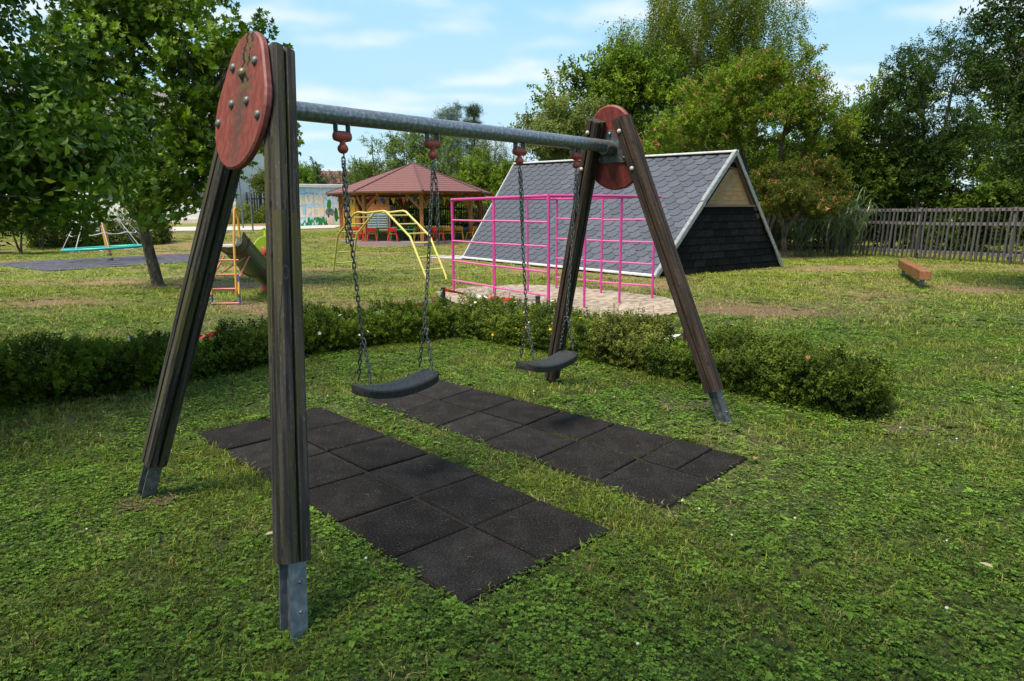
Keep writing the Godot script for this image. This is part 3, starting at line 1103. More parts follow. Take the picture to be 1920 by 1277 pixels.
func build_spinner() -> void:
	var f := thing("rope_carousel", "spinning rope net carousel with turquoise ring and yellow pole", "carousel", Vector3(-13.93, 0, -22.69))
	var lean := Vector3(-0.13, 0, 0)
	var s := Shape.new()
	s.tube(PackedVector3Array([Vector3(0.03, 0.24, 0), Vector3(-0.05, 1.2, 0), Vector3(-0.16, 2.35, 0)]), PackedFloat32Array([0.075, 0.075, 0.07]), 12)
	obj("pole", s, m.orange_tube, f)
	s = Shape.new()
	s.rod(Vector3(0.04, -0.1, 0), Vector3(0.035, 0.11, 0), 0.1, 12)
	s.rod(Vector3(0.035, 0.2, 0), Vector3(0.032, 0.27, 0), 0.085, 12)
	obj("collar", s, m.zinc, f)
	var levels := [[1.3, 0.47, 0.045, "ring"], [0.98, 0.98, 0.012, "net_ring"], [0.7, 1.42, 0.012, "net_ring"], [0.36, 1.95, 0.04, "ring"]]
	var count := 8
	var rings: Array = []
	for l in levels:
		var pts := PackedVector3Array()
		for k in 49:
			var a := TAU * k / 48.0 + 0.2
			var sag := 0.0 if l[2] > 0.03 else -0.07 * absf(sin(a * count / 2.0 - 0.2 * count / 2.0))
			pts.append(Vector3(cos(a) * l[0], l[1] + sag + cos(a) * 0.05, sin(a) * l[0]) + lean * (l[1] - 0.4))
		rings.append(pts)
		var r := Shape.new()
		r.tube(pts, PackedFloat32Array([l[2]]), 8, false)
		obj(l[3], r, m.turquoise if l[2] > 0.03 else m.rope, f)
	for k in count:
		var i := k * 6
		var r := Shape.new()
		r.tube(PackedVector3Array([rings[0][i], rings[1][i], rings[2][i], rings[3][i], Vector3(-0.16, 2.3, 0)]), PackedFloat32Array([0.012]), 6, false)
		obj("rope", r, m.rope, f)
		var low := Shape.new()
		var a: Vector3 = rings[0][i]
		var b: Vector3 = rings[0][(i + 6) % 48]
		var mid := (a + b) * 0.35 + Vector3(0, 0.1, 0)
		low.tube(PackedVector3Array([a, (a + mid) * 0.5 + Vector3(0, -0.07, 0), mid, Vector3(0.03, 0.4, 0)]), PackedFloat32Array([0.013]), 5, false)
		obj("seat_rope", low, m.rope, f)


func build_tunnel() -> void:
	var f := thing("play_tunnel", "lime green and orange plastic crawl tunnel behind the slide", "play tunnel", Vector3(-7.55, 0, -20.3), -0.35)
	for k in 1:
		var at := Vector3(k * 0.42, 0, -k * 0.75)
		var s := Shape.new()
		var outer := PackedVector2Array()
		for i in 25:
			var a := -0.35 + (PI + 0.7) * i / 24.0
			outer.append(Vector2(cos(a) * 0.42, 0.44 + sin(a) * (0.46 if sin(a) > 0 else 0.5)))
		outer.append(Vector2(-0.46, 0.0))
		outer.append(Vector2(0.46, 0.0))
		s.prism(outer, -0.05, 0.05, Transform3D(Basis(Vector3.UP, 0.9), at))
		var horn := PackedVector3Array([at + Vector3(0, 0.85, 0), at + Vector3(-0.02, 1.02, 0), at + Vector3(-0.06, 1.1, 0)])
		s.tube(horn, PackedFloat32Array([0.07, 0.04, 0.035]), 8)
		s.ball(at + Vector3(-0.07, 1.12, 0), Vector3.ONE * 0.06, 8, 5)
		obj("arch_panel", s, m.lime, f)
		var ap := Shape.new()
		for q in [[-0.14, 0.45], [0.05, 0.5], [0.15, 0.36], [-0.03, 0.33]]:
			ap.ball(at + Basis(Vector3.UP, 0.9) * Vector3(q[0], q[1], 0.06), Vector3(0.13, 0.15, 0.04), 10, 6, -1.0)
		obj("red_window", ap, m.red_plastic, f)
		if k < 1:
			var b := Shape.new()
			b.tube(PackedVector3Array([at + Vector3(0.04, 0.42, -0.06), at + Vector3(0.38, 0.42, -0.69)]), PackedFloat32Array([0.37]), 18)
			obj("tunnel_section", b, m.orange_plastic if k == 0 else m.cream_plastic, f)


func build_bench() -> void:
	var a := Vector3(9.42, 0, -15.72)
	var b := Vector3(8.18, 0, -12.86)
	var d := (b - a)
	var f := thing("balance_beam", "low square brown timber beam on two steel posts", "bench", a, atan2(-d.z, d.x))
	var s := Shape.new()
	s.box(Vector3(d.length() * 0.5, 0.28, 0), Vector3(d.length(), 0.19, 0.2), 0.012)
	obj("beam", s, m.beam_wood, f)
	for t in [0.1, 0.9]:
		var l := Shape.new()
		l.rod(Vector3(d.length() * t, -0.1, 0), Vector3(d.length() * t, 0.186, 0), 0.045, 12)
		l.box(Vector3(d.length() * t, 0.179, 0), Vector3(0.15, 0.008, 0.15))
		obj("post", l, m.zinc, f)


# ---------------------------------------------------------------- tent-shaped house
func build_house() -> void:
	var near := Vector3(3.37, 0, -15.46)
	var right := Vector3(7.58, 0, -18.39)
	var far := Vector3(-1.65, 0, -22.34)
	var apex := Vector3(5.66, 3.0, -17.05)
	var ridge := Vector3(0.15, 3.2, -23.6)
	var back := far + right - near
	var o := (near + right + far + back) * 0.25
	var h := thing("tent_house", "dark A-frame hut with grey hexagonal roof shingles and black gable", "hut", o)
	for k in [0, 1, 2, 3, 4]: pass
	near -= o; right -= o; far -= o; apex -= o; ridge -= o; back -= o
	var out := (apex - near).cross(far - near).normalized()
	if out.dot(Vector3(-1, 1, 0.5)) < 0: out = -out
	# core with solid slopes
	var core := Shape.new()
	core.quad(near - out * 0.16, far - out * 0.16, ridge - out * 0.16, apex - out * 0.16, out)
	core.quad(right, back, ridge, apex, -Vector3(out.x, -out.y, out.z))
	core.flat(far, back, ridge, Vector3(-1, 0, -1))
	var inset := (far - near).normalized() * 0.1
	core.flat(near + inset, right + inset, apex + inset, Vector3(1, 0, 1))
	var roof := obj("roof", core, m.felt, h)
	# shingles, each its own piece; a bilinear net over the near slope
	var rows := 21
	var cols := 21
	var distant := Shape.new()
	var place := func(u: float, w: float) -> Vector3:
		return near.lerp(far, u).lerp(apex.lerp(ridge, u), w)
	for r in rows:
		for c in cols + 1:
			var u0 := (c - (0.5 if r % 2 else 0.0)) / cols
			var s := Shape.new()
			var lift := out * 0.013
			var pts: Array[Vector3] = []
			# a hexagon-ended tab: top corners, shoulders, cut lower corners
			for q in [[0.0, 2.15], [1.0, 2.15], [1.0, 0.62], [0.72, 0.02], [0.28, 0.02], [0.0, 0.62]]:
				var u := clampf(u0 + q[0] * 0.97 / cols + 0.015 / cols, 0.0, 1.0)
				var w := clampf((r + q[1]) / rows, 0.0, 0.985)
				pts.append(place.call(u, w) + lift * (2.4 - q[1]) * (1.0 if q[1] < 2 else 0.1))
			if (pts[3] - pts[4]).length() + (pts[2] - pts[5]).length() < 0.1: continue
			for k in range(1, 5):
				s.flat(pts[0], pts[k], pts[k + 1], out)
			for k in [[1, 2], [2, 3], [3, 4], [4, 5], [5, 0]]:
				s.quad(pts[k[0]], pts[k[1]], pts[k[1]] - lift, pts[k[0]] - lift, (pts[k[0]] + pts[k[1]]) * 0.5 - (pts[0] + pts[3]) * 0.5)
			if u0 < 0.63:
				obj("shingle", s, m.slates[rng.randi() % m.slates.size()], roof)
			else:
				distant.add(s, Transform3D())
	obj("far_shingles", distant, m.slates[1], roof).set_meta("kind", "stuff")
	# gable of black felt tiles, laid in courses
	var wide := right - near
	var gn := wide.cross(Vector3.UP).normalized()
	if gn.dot(Vector3(1, 0, 1)) < 0: gn = -gn
	var gable := Shape.new()
	gable.flat(near - gn * 0.02, right - gn * 0.02, near.lerp(apex, 0.56) - gn * 0.02, gn)
	gable.flat(right - gn * 0.02, near.lerp(apex, 0.56) - gn * 0.02, right.lerp(apex, 0.56) - gn * 0.02, gn)
	var wall := obj("gable", gable, m.felt, h)
	var courses := 9
	for r in courses:
		var w0 := 0.555 * r / courses
		var w1 := 0.555 * (r + 1) / courses
		for c in 11:
			var u0 := (c - (0.5 if r % 2 else 0.0)) / 10.0
			var u1 := u0 + 0.1
			if u1 <= 0.005 or u0 >= 0.995: continue
			u0 = clampf(u0, 0, 1); u1 = clampf(u1, 0, 1)
			var e := [[u0, w0], [u1, w0], [u1, w1], [u0, w1]]
			var p: Array[Vector3] = []
			for k in 4:
				var l := near.lerp(apex, e[k][1])
				var q := right.lerp(apex, e[k][1])
				var g := 0.004 if k in [0, 3] else -0.004
				p.append(l.lerp(q, clampf(e[k][0] + g * 0.5, 0, 1)) + gn * (0.014 if k < 2 else 0.003) + Vector3(0, 0.004 if k < 2 else 0.0, 0))
			var s := Shape.new()
			s.quad(p[0], p[1], p[2], p[3], gn)
			s.quad(p[0], p[1], p[1] - gn * 0.03, p[0] - gn * 0.03, Vector3.DOWN)
			obj("tile", s, m.tars[rng.randi() % m.tars.size()], wall)
	# boarded triangle under the apex
	var b0 := near.lerp(apex, 0.56)
	var b1 := right.lerp(apex, 0.56)
	for k in 8:
		var w0 := 0.57 + 0.3 * k / 8.0
		var w1 := 0.57 + 0.3 * (k + 1) / 8.0 - 0.0012
		var s := Shape.new()
		var z := -gn * 0.05
		s.quad(near.lerp(apex, w0) + z, right.lerp(apex, w0) + z, right.lerp(apex, w1) + z, near.lerp(apex, w1) + z, gn)
		obj("plank", s, m.ply, wall)
	var shelf := Shape.new()
	shelf.bar(b0 + gn * 0.01, b1 + gn * 0.01, 0.08, 0.05, Vector3.UP, 0.006)
	obj("sill", shelf, m.old_board, wall)
	for q in [[0.885, 0.25, 0.02], [0.915, 0.3, -0.02], [0.945, 0.35, 0.03]]:
		var s := Shape.new()
		var a := near.lerp(apex, q[0]).lerp(right.lerp(apex, q[0]), q[1] - 0.2)
		var b := near.lerp(apex, q[0] - q[2]).lerp(right.lerp(apex, q[0] - q[2]), 0.95)
		s.bar(a - gn * 0.02, b - gn * 0.02, 0.05, 0.02)
		obj("loose_slat", s, m.old_board, wall)
	# metal trim: two lapped pieces on the near edge, one on the far edge, ridge cap, base strip
	var outer := gn * 0.07
	for e in [[near, apex, 0.0, 0.6, 0.0], [near, apex, 0.585, 1.01, 0.012], [right, apex, 0.0, 1.0, 0.0]]:
		var a: Vector3 = e[0].lerp(e[1], e[2])
		var b: Vector3 = e[0].lerp(e[1], e[3])
		var s := Shape.new()
		var side := (b - a).cross(gn).normalized()
		s.bar(a + outer + out * e[4], b + outer + out * e[4], 0.1, 0.03, gn, 0.004)
		s.bar(a + outer * 0.4 + (out if e[0] == near else -out * Vector3(1, -1, 1)) * (0.06 + e[4]), b + outer * 0.4 + (out if e[0] == near else -out * Vector3(1, -1, 1)) * (0.045 + e[4]), 0.02, 0.1, gn, 0.004)
		obj("edge_trim", s, m.trim, h)
	var dark := Shape.new()
	dark.bar(right.lerp(apex, 0.45) - gn * 0.015 - wide.normalized() * 0.1, right.lerp(apex, 0.98) - gn * 0.015 - wide.normalized() * 0.03, 0.1, 0.05, gn)
	obj("inner_board", dark, m.old_board, h)
	var cap := Shape.new()
	var up := Vector3.UP * 0.03
	cap.bar(apex + up + gn * 0.08, ridge + up, 0.16, 0.05, Vector3.UP, 0.01)
	obj("ridge_cap", cap, m.white_trim, h)
	var left := Shape.new()
	left.bar(far + out * 0.03, ridge + out * 0.03, 0.03, 0.06, out)
	obj("edge_trim", left, m.white_trim, h)
	var strip := Shape.new()
	strip.bar(near + out * 0.06 + Vector3(0, 0.03, 0) + gn * 0.08, far + out * 0.06 + Vector3(0, 0.03, 0), 0.09, 0.06, Vector3.UP, 0.008)
	obj("base_strip", strip, m.white_trim, h)


# ---------------------------------------------------------------- pavilion
func build_pavilion() -> void:
	var c := Vector3(-5.1, 0, -34.4)
	c.y = 0.2
	var p := thing("pavilion", "octagonal timber pavilion with red shingled roof", "pavilion", c)
	var angles := [-30, 15, 60, 105, 150, 195, 240, 285]
	var slab := Shape.new()
	var poly := PackedVector2Array()
	for a in angles: poly.append(Vector2(sin(deg_to_rad(a)), cos(deg_to_rad(a))) * 4.05)
	slab.prism(poly, 0.0, 0.28, Transform3D(Basis(Vector3.RIGHT, PI / 2), Vector3(0, 0.03, 0)))
	obj("floor_slab", slab, m.paver, p)
	var ring := func(r: float, y: float, i: int) -> Vector3:
		var a := deg_to_rad(angles[i % 8])
		return Vector3(sin(a) * r, y, cos(a) * r)
	for i in 8:
		var a: Vector3 = ring.call(3.6, 0.0, i)
		var post := Shape.new()
		post.box(a + Vector3(0, 1.15, 0), Vector3(0.16, 2.36, 0.16), 0.012, Basis(Vector3.UP, deg_to_rad(angles[i])))
		obj("post", post, m.timber, p)
		var b: Vector3 = ring.call(3.6, 0.0, i + 1)
		var beam := Shape.new()
		beam.bar(a + Vector3(0, 2.3, 0), b + Vector3(0, 2.3, 0), 0.14, 0.18, Vector3.UP, 0.01)
		obj("beam", beam, m.timber, p)
		for k in [[a, b], [b, a]]:
			var br := Shape.new()
			var d: Vector3 = (k[1] - k[0]).normalized()
			br.bar(k[0] + d * 0.06 + Vector3(0, 1.55, 0), k[0] + d * 0.72 + Vector3(0, 2.23, 0), 0.09, 0.12, Vector3.UP, 0.008)
			obj("brace", br, m.timber, p)
		# roof face
		var e0: Vector3 = ring.call(4.27, 2.33, i)
		var e1: Vector3 = ring.call(4.27, 2.33, i + 1)
		var top := Vector3(0.1, 3.86, -0.1)
		var o := (e0 + e1) * 0.5 + Vector3(0, 3, 0)
		var face := Shape.new()
		var rows := 14
		for r in rows:
			var w0 := float(r) / rows
			var w1 := float(r + 1) / rows
			var up := Vector3(0, 0.018, 0)
			var a0 := e0.lerp(top, w0) + up
			var a1 := e1.lerp(top, w0) + up
			var b0 := e0.lerp(top, w1) + up * 0.2
			var b1 := e1.lerp(top, w1) + up * 0.2
			face.quad(a0, a1, b1, b0, o)
			face.quad(a0, a1, a1 - up, a0 - up, Vector3(o.x, -0.4, o.z))
		face.flat(e0 - Vector3(0, 0.04, 0), e1 - Vector3(0, 0.04, 0), top - Vector3(0, 0.1, 0), Vector3.DOWN)
		obj("roof_panel", face, m.red_roof, p)
		var hip := Shape.new()
		hip.bar(e0 + Vector3(0, 0.035, 0), top + Vector3(0, 0.03, 0), 0.1, 0.02, Vector3.UP)
		obj("hip_strip", hip, m.red_roof_dark, p)
		var fascia := Shape.new()
		fascia.bar(e0 + Vector3(0, -0.03, 0), e1 + Vector3(0, -0.03, 0), 0.03, 0.07, Vector3.UP)
		obj("fascia", fascia, m.timber_dark, p)
		for t in [0.0, 0.33, 0.67]:
			var rf := Shape.new()
			var q := e0.lerp(e1, t)
			rf.bar(q * Vector3(0.985, 1, 0.985) + Vector3(0, -0.1, 0), q.lerp(Vector3(0, 3.75, 0), 0.9) - Vector3(0, 0.12, 0), 0.08, 0.12, Vector3.UP)
			obj("rafter", rf, m.timber, p)
	# pennants
	var bunt := thing("pennant_string", "string of red, blue and yellow pennants inside the pavilion", "bunting", c)
	for i in 8:
		var a: Vector3 = ring.call(3.45, 2.16, i)
		var b: Vector3 = ring.call(3.45, 2.16, i + 1)
		var cord := Shape.new()
		var pts := PackedVector3Array()
		for k in 9: pts.append(a.lerp(b, k / 8.0) - Vector3(0, 0.12 * sin(PI * k / 8.0), 0))
		cord.tube(pts, PackedFloat32Array([0.006]), 4)
		obj("cord", cord, m.rope, bunt)
		for k in 5:
			var q := a.lerp(b, (k + 0.5) / 5.0) - Vector3(0, 0.12 * sin(PI * (k + 0.5) / 5.0), 0)
			var d := (b - a).normalized() * 0.11
			var s := Shape.new()
			var fwd := d.cross(Vector3.UP).normalized() * 0.002
			s.flat(q - d + fwd, q + d + fwd, q - Vector3(0, 0.28, 0) + Vector3(rnd(-0.04, 0.04), 0, 0), fwd)
			s.flat(q - d - fwd, q + d - fwd, q - Vector3(0, 0.28, 0) + Vector3(rnd(-0.04, 0.04), 0, 0), -fwd)
			obj("pennant", s, m.pennants[(i * 5 + k) % m.pennants.size()], bunt)
	var floor_y := 0.24
	# tables
	var tables := [[-6.95, -31.9, "green", "pale green table beside the pavilion's front left post", 0.3, 1.1], [-5.2, -31.6, "green", "bright green table in the middle of the pavilion's front", 0.05, 1.3], [-6.2, -34.4, "maroon", "long maroon table in the middle of the pavilion", 0.0, 1.7], [-3.5, -32.3, "blue", "blue table at the pavilion's front right", 0.1, 1.5], [-3.8, -34.3, "rose", "pale rose table behind the front blue one", 0.0, 1.5], [-2.45, -33.4, "blue", "blue table at the pavilion's right edge", 0.15, 1.1]]
	for t in tables:
		var w: float = t[5]
		var tb := thing("child_table", t[3], "table", Vector3(t[0], floor_y, t[1]), t[4], "low tables under the pavilion")
		var s := Shape.new()
		s.box(Vector3(0, 0.535, 0), Vector3(w, 0.055, 0.62), 0.012)
		obj("tabletop", s, m["table_" + t[2]], tb)
		for x in [-1.0, 1.0]:
			for z in [-1.0, 1.0]:
				var l := Shape.new()
				l.rod(Vector3(x * (w * 0.5 - 0.09), 0.13, z * 0.24), Vector3(x * (w * 0.5 - 0.09), 0.53, z * 0.24), 0.028, 8)
				l.rod(Vector3(x * (w * 0.5 - 0.09), 0.0, z * 0.24), Vector3(x * (w * 0.5 - 0.09), 0.13, z * 0.24), 0.02, 8)
				obj("leg", l, m["leg_" + t[2]], tb)
	# chairs
	var protos := {}
	var chairs := [
		["red", -7.4, -31.45, 2.9, "red child chair at the far left, half hidden by the corner post"], ["red", -7.05, -31.35, 2.5, "red child chair turned sideways before the pale green table"], ["red", -6.6, -31.3, 3.3, "red child chair just left of the front post"],
		["red", -5.55, -31.0, 3.14, "red child chair with its back to the lawn, before the bright green table"], ["red", -3.45, -31.2, 2.2, "red child chair on its own between orange chairs"],
		["orange", -4.35, -31.5, 1.2, "orange child chair turned right, left of the blue tables"], ["orange", -3.75, -31.45, 1.9, "orange child chair close beside the thin climbing arch"], ["orange", -3.5, -32.0, 3.0, "orange child chair behind the lone red one"],
		["orange", -3.05, -31.7, 3.2, "orange child chair seen from behind beside the red one"], ["orange", -2.55, -32.2, 3.14, "orange child chair with its back to the pink frame"], ["orange", -1.95, -32.4, 4.4, "rightmost orange child chair, at the end of the row"],
		["dark", -4.9, -33.2, 0.2, "dark green child chair behind the bright green table"], ["dark", -5.6, -33.1, -0.2, "dark green child chair beside the pavilion's maroon table"]]
	for q in chairs:
		if not protos.has(q[0]):
			var ch := thing("child_chair", q[4], "chair", Vector3(q[1], floor_y, q[2]), q[3], "small chairs under the pavilion")
			ch.scale = Vector3(1.4, 1.1, 1.25)
			var mt: Material = m["chair_" + q[0]]
			var s := Shape.new()
			s.box(Vector3(0, 0.32, 0), Vector3(0.3, 0.025, 0.29), 0.01)
			obj("seat", s, mt, ch)
			s = Shape.new()
			for k in 5:
				var x := (k - 2) * 0.062
				s.box(Vector3(x, 0.5, -0.17 + 0.012 * (k - 2) * (k - 2) * 0.5), Vector3(0.066, 0.17, 0.02), 0.006, Basis(Vector3.UP, (k - 2) * 0.12) * Basis(Vector3.RIGHT, -0.15))
			for x in [-0.13, 0.13]:
				s.bar(Vector3(x, 0.32, -0.13), Vector3(x, 0.48, -0.165), 0.03, 0.025)
			obj("backrest", s, mt, ch)
			for x in [-1.0, 1.0]:
				for z in [-1.0, 1.0]:
					var l := Shape.new()
					l.tube(PackedVector3Array([Vector3(x * 0.13, 0.31, z * 0.11), Vector3(x * 0.165, 0.0, z * 0.17)]), PackedFloat32Array([0.021, 0.016]), 8)
					obj("leg", l, mt, ch)
			protos[q[0]] = ch
		else:
			copy(protos[q[0]], "child_chair", q[4], Vector3(q[1], floor_y, q[2]), q[3])


func stroke(im: Image, a: Vector2, b: Vector2, r: float, k: Color) -> void:
	var lo := Vector2i((a.min(b) - Vector2(r, r)).floor())
	var hi := Vector2i((a.max(b) + Vector2(r, r)).ceil())
	for y in range(maxi(lo.y, 0), mini(hi.y, im.get_height() - 1) + 1):
		for x in range(maxi(lo.x, 0), mini(hi.x, im.get_width() - 1) + 1):
			var q := Vector2(x, y)
			if q.distance_to(Geometry2D.get_closest_point_to_segment(q, a, b)) <= r:
				im.set_pixel(x, y, k)


func blot(im: Image, c: Vector2, r: Vector2, turn: float, k: Color) -> void:
	var big := int(maxf(r.x, r.y)) + 1
	for y in range(maxi(int(c.y) - big, 0), mini(int(c.y) + big, im.get_height() - 1)):
		for x in range(maxi(int(c.x) - big, 0), mini(int(c.x) + big, im.get_width() - 1)):
			var q := (Vector2(x, y) - c).rotated(-turn)
			if (q / r).length() < 1.0: im.set_pixel(x, y, k)


func mural_image() -> ImageTexture:
	var w := 460
	var h := 330
	var im := Image.create_empty(w, h, false, Image.FORMAT_RGB8)
	var n := FastNoiseLite.new()
	n.seed = 5
	n.frequency = 0.02
	for y in h:
		for x in w:
			var k := Color(0.62, 0.82, 0.93).lerp(Color(0.9, 0.95, 0.98), clampf(float(x) / w * 1.3 - 0.3 + n.get_noise_2d(x, y) * 0.5, 0, 1))
			im.set_pixel(x, y, k)
	var green := Color(0.06, 0.45, 0.2)
	for i in 60:
		blot(im, Vector2(rnd(10, w * 0.78), h - rnd(0, 60)), Vector2(rnd(6, 18), rnd(12, 34)), rnd(-0.3, 0.3), green.lerp(Color(0.2, 0.6, 0.35), rng.randf()))
	for i in 14:
		blot(im, Vector2(rnd(20, w * 0.75), h - rnd(5, 60)), Vector2(rnd(4, 9), rnd(14, 28)), rnd(-0.2, 0.2), Color(0.88, 0.92, 0.95))
	# blue cloud and grey-blue arc behind the letters
	blot(im, Vector2(70, 150), Vector2(28, 62), 0.1, Color(0.16, 0.36, 0.62))
	blot(im, Vector2(52, 130), Vector2(14, 26), -0.2, Color(0.25, 0.45, 0.7))
	for k in 24:
		var a := PI + PI * k / 24.0
		var b := PI + PI * (k + 1) / 24.0
		stroke(im, Vector2(190 + cos(a) * 165, 170 + sin(a) * 125), Vector2(190 + cos(b) * 165, 170 + sin(b) * 125), 2.2, Color(0.42, 0.36, 0.5))
	var edge := Color(0.55, 0.62, 0.72)
	var cream := Color(0.95, 0.9, 0.78)
	# two rows of fat round letters
	var letters := [
		[[[118, 60], [128, 118], [112, 140], [100, 128]]], [[[150, 130], [160, 70], [176, 130]], [[154, 112], [172, 112]]], [[[214, 72], [194, 80], [212, 104], [196, 130]]],
		[[[236, 60], [238, 134]], [[262, 70], [240, 100], [266, 132]]], [[[284, 66], [296, 98]], [[312, 62], [292, 110], [284, 138]]],
		[[[118, 168], [122, 240], [150, 240]]], [[[172, 176], [170, 240]], [[172, 178], [192, 186], [190, 206], [172, 208]]], [[[216, 176], [214, 242]], [[216, 178], [240, 178]], [[216, 208], [236, 208]], [[214, 242], [240, 242]]],
		[[[264, 244], [262, 176], [290, 240], [290, 172]]], [[[322, 176], [306, 188], [310, 228], [328, 236]]]]
	for pass_ in 2:
		for l in letters:
			for line in l:
				for i in line.size() - 1:
					stroke(im, Vector2(line[i][0], line[i][1]), Vector2(line[i + 1][0], line[i + 1][1]), 13.5 if pass_ == 0 else 11.5, edge if pass_ == 0 else cream.lerp(Color(0.93, 0.82, 0.72), rng.randf() * 0.6))
	# plain mushroom-like house, leaves and blots at the right
	blot(im, Vector2(350, 150), Vector2(18, 46), 0.1, Color(0.2, 0.55, 0.2))
	blot(im, Vector2(352, 215), Vector2(38, 34), 0.0, Color(0.5, 0.47, 0.56))
	blot(im, Vector2(352, 285), Vector2(30, 44), 0.0, Color(0.92, 0.86, 0.78))
	blot(im, Vector2(340, 246), Vector2(7, 16), 0.0, Color(0.25, 0.2, 0.2))
	blot(im, Vector2(372, 240), Vector2(9, 9), 0.0, Color(0.55, 0.4, 0.36))
	blot(im, Vector2(352, 202), Vector2(16, 20), 0.5, Color(0.12, 0.5, 0.35))
	blot(im, Vector2(404, 240), Vector2(16, 62), 0.0, green)
	for q in [[432, 190, 9], [424, 268, 9], [440, 276, 4]]: blot(im, Vector2(q[0], q[1]), Vector2(q[2], q[2]), 0.0, green)
	return ImageTexture.create_from_image(im)


func build_back() -> void:
	# painted container
	var a := Vector3(-13.75, 0, -40.6)
	var b := Vector3(-10.75, 0, -42.4)
	a.y = 0.72; b.y = 0.84
	var h := 2.35
	var along := b - a
	var back := Vector3(along.z, 0, -along.x).normalized()
	if back.z > 0: back = -back
	var k := thing("painted_container", "pale blue storage container with a graffiti mural", "container", a)
	var pic := StandardMaterial3D.new()
	pic.albedo_texture = mural_image()
	pic.roughness = 0.6
	for i in 6:
		var t0 := i / 6.0 + 0.003
		var t1 := (i + 1) / 6.0 - 0.003
		var s := Shape.new()
		var p0 := along * t0
		var p1 := along * t1
		s.quad(p0, p1, p1 + Vector3(0, h, 0), p0 + Vector3(0, h, 0), -back, Vector2(t0, 1), Vector2(t1, 1), Vector2(t1, 0), Vector2(t0, 0))
		for q in [p0, p1]:
			s.quad(q, q + back * 0.04, q + back * 0.04 + Vector3(0, h, 0), q + Vector3(0, h, 0), along * (-1.0 if q == p0 else 1.0))
		obj("wall_panel", s, pic, k)
	var body := Shape.new()
	var mid := along * 0.5 + back * 1.25 + Vector3(0, h * 0.5, 0)
	body.box(mid, Vector3(along.length(), h, 2.44), 0.0, Basis(along.normalized() * Vector3(1, 0, 1), Vector3.UP, -back).orthonormalized())
	obj("body", body, m.white_wall, k)
	var rf := Shape.new()
	rf.box(mid + Vector3(0, h * 0.5 + 0.1, 0), Vector3(along.length() + 0.25, 0.2, 2.9), 0.02, Basis(along.normalized() * Vector3(1, 0, 1), Vector3.UP, -back).orthonormalized())
	obj("roof", rf, m.white_trim, k)
	# wooden cabin behind the pavilion
	var c := thing("wooden_cabin", "orange brown boarded cabin behind the pavilion", "cabin", Vector3(-8.9, 0.7, -41.2), 0.06)
	for i in 14:
		var s := Shape.new()
		s.box(Vector3(0, 0.09 + i * 0.135, 1.2), Vector3(3.0, 0.128, 0.04), 0.008)
		obj("plank", s, m.cabin_wood, c)
		s = Shape.new()
		s.box(Vector3(-1.5, 0.09 + i * 0.135, 0), Vector3(0.04, 0.128, 2.4), 0.008)
		obj("plank", s, m.cabin_wood, c)
	var core := Shape.new()
	core.box(Vector3(0, 0.94, 0), Vector3(2.9, 1.9, 2.3))
	obj("wall", core, m.timber_dark, c)
	var roof := Shape.new()
	for s in [-1.0, 1.0]:
		roof.box(Vector3(s * 0.85, 2.08, 0.1), Vector3(1.9, 0.06, 3.1), 0.01, Basis(Vector3(0, 0, 1), -s * 0.22))
	obj("roof", roof, m.felt, c)
	var door := Shape.new()
	door.box(Vector3(-0.9, 0.9, 1.235), Vector3(0.7, 1.75, 0.03), 0.006)
	obj("door", door, m.yellow_door, c)
	# grey louvred cabinet
	var g := thing("grey_cabinet", "pale blue grey louvred cabinet leaning by the cabin wall", "cabinet", Vector3(-7.9, 0.55, -39.3), 0.05)
	var cb := Shape.new()
	cb.box(Vector3(0, 0.5, 0), Vector3(1.25, 0.95, 0.3), 0.015)
	obj("body", cb, m.cabinet, g)
	for x in [-0.3, 0.3]:
		for i in 6:
			var s := Shape.new()
			s.box(Vector3(x, 0.16 + i * 0.14, 0.165), Vector3(0.5, 0.07, 0.03), 0.004, Basis(Vector3.RIGHT, 0.4))
			obj("louvre", s, m.cabinet_light, g)
	# white house behind the maple
	var w := thing("white_house", "long white rendered house with pink plinth behind the maple", "house", Vector3(-30.6, 0.2, -47.0), 0.1)
	var wall := Shape.new()
	wall.box(Vector3(0, 4.0, 0), Vector3(24, 6.4, 8))
	obj("wall", wall, m.white_wall, w)
	var pl := Shape.new()
	pl.box(Vector3(0, 0.1, 0), Vector3(24.1, 1.9, 8.1))
	obj("plinth", pl, m.pink_wall, w)
	for fl in 2:
		for i in 8:
			var wi := Shape.new()
			wi.box(Vector3(-9.8 + i * 2.8, 2.9 + fl * 2.7, 4.0), Vector3(1.2, 1.3, 0.1))
			var win := obj("window", wi, m.white_trim, w)
			var gl := Shape.new()
			gl.box(Vector3(-9.8 + i * 2.8, 2.9 + fl * 2.7, 4.052), Vector3(1.06, 1.16, 0.02))
			obj("pane", gl, m.glass_dark, win)
	var ro := Shape.new()
	for s in [-1.0, 1.0]:
		ro.box(Vector3(0, 8.5, s * 2.3), Vector3(25, 0.2, 5.6), 0.03, Basis(Vector3.RIGHT, s * 0.5))
	obj("roof", ro, m.slate_far, w)
	# far red-roofed house
	var fh := thing("red_roofed_house", "distant house with a red tiled roof beyond the container", "house", Vector3(-20.6, 2.0, -76.0), 0.3)
	var fw := Shape.new()
	fw.box(Vector3(0, 0.9, 0), Vector3(7, 3.4, 5))
	obj("wall", fw, m.white_wall, fh)
	var fr := Shape.new()
	for s in [-1.0, 1.0]:
		fr.box(Vector3(0, 3.2, s * 1.4), Vector3(7.6, 0.15, 3.4), 0.0, Basis(Vector3.RIGHT, s * 0.6))
	obj("roof", fr, m.red_roof, fh)
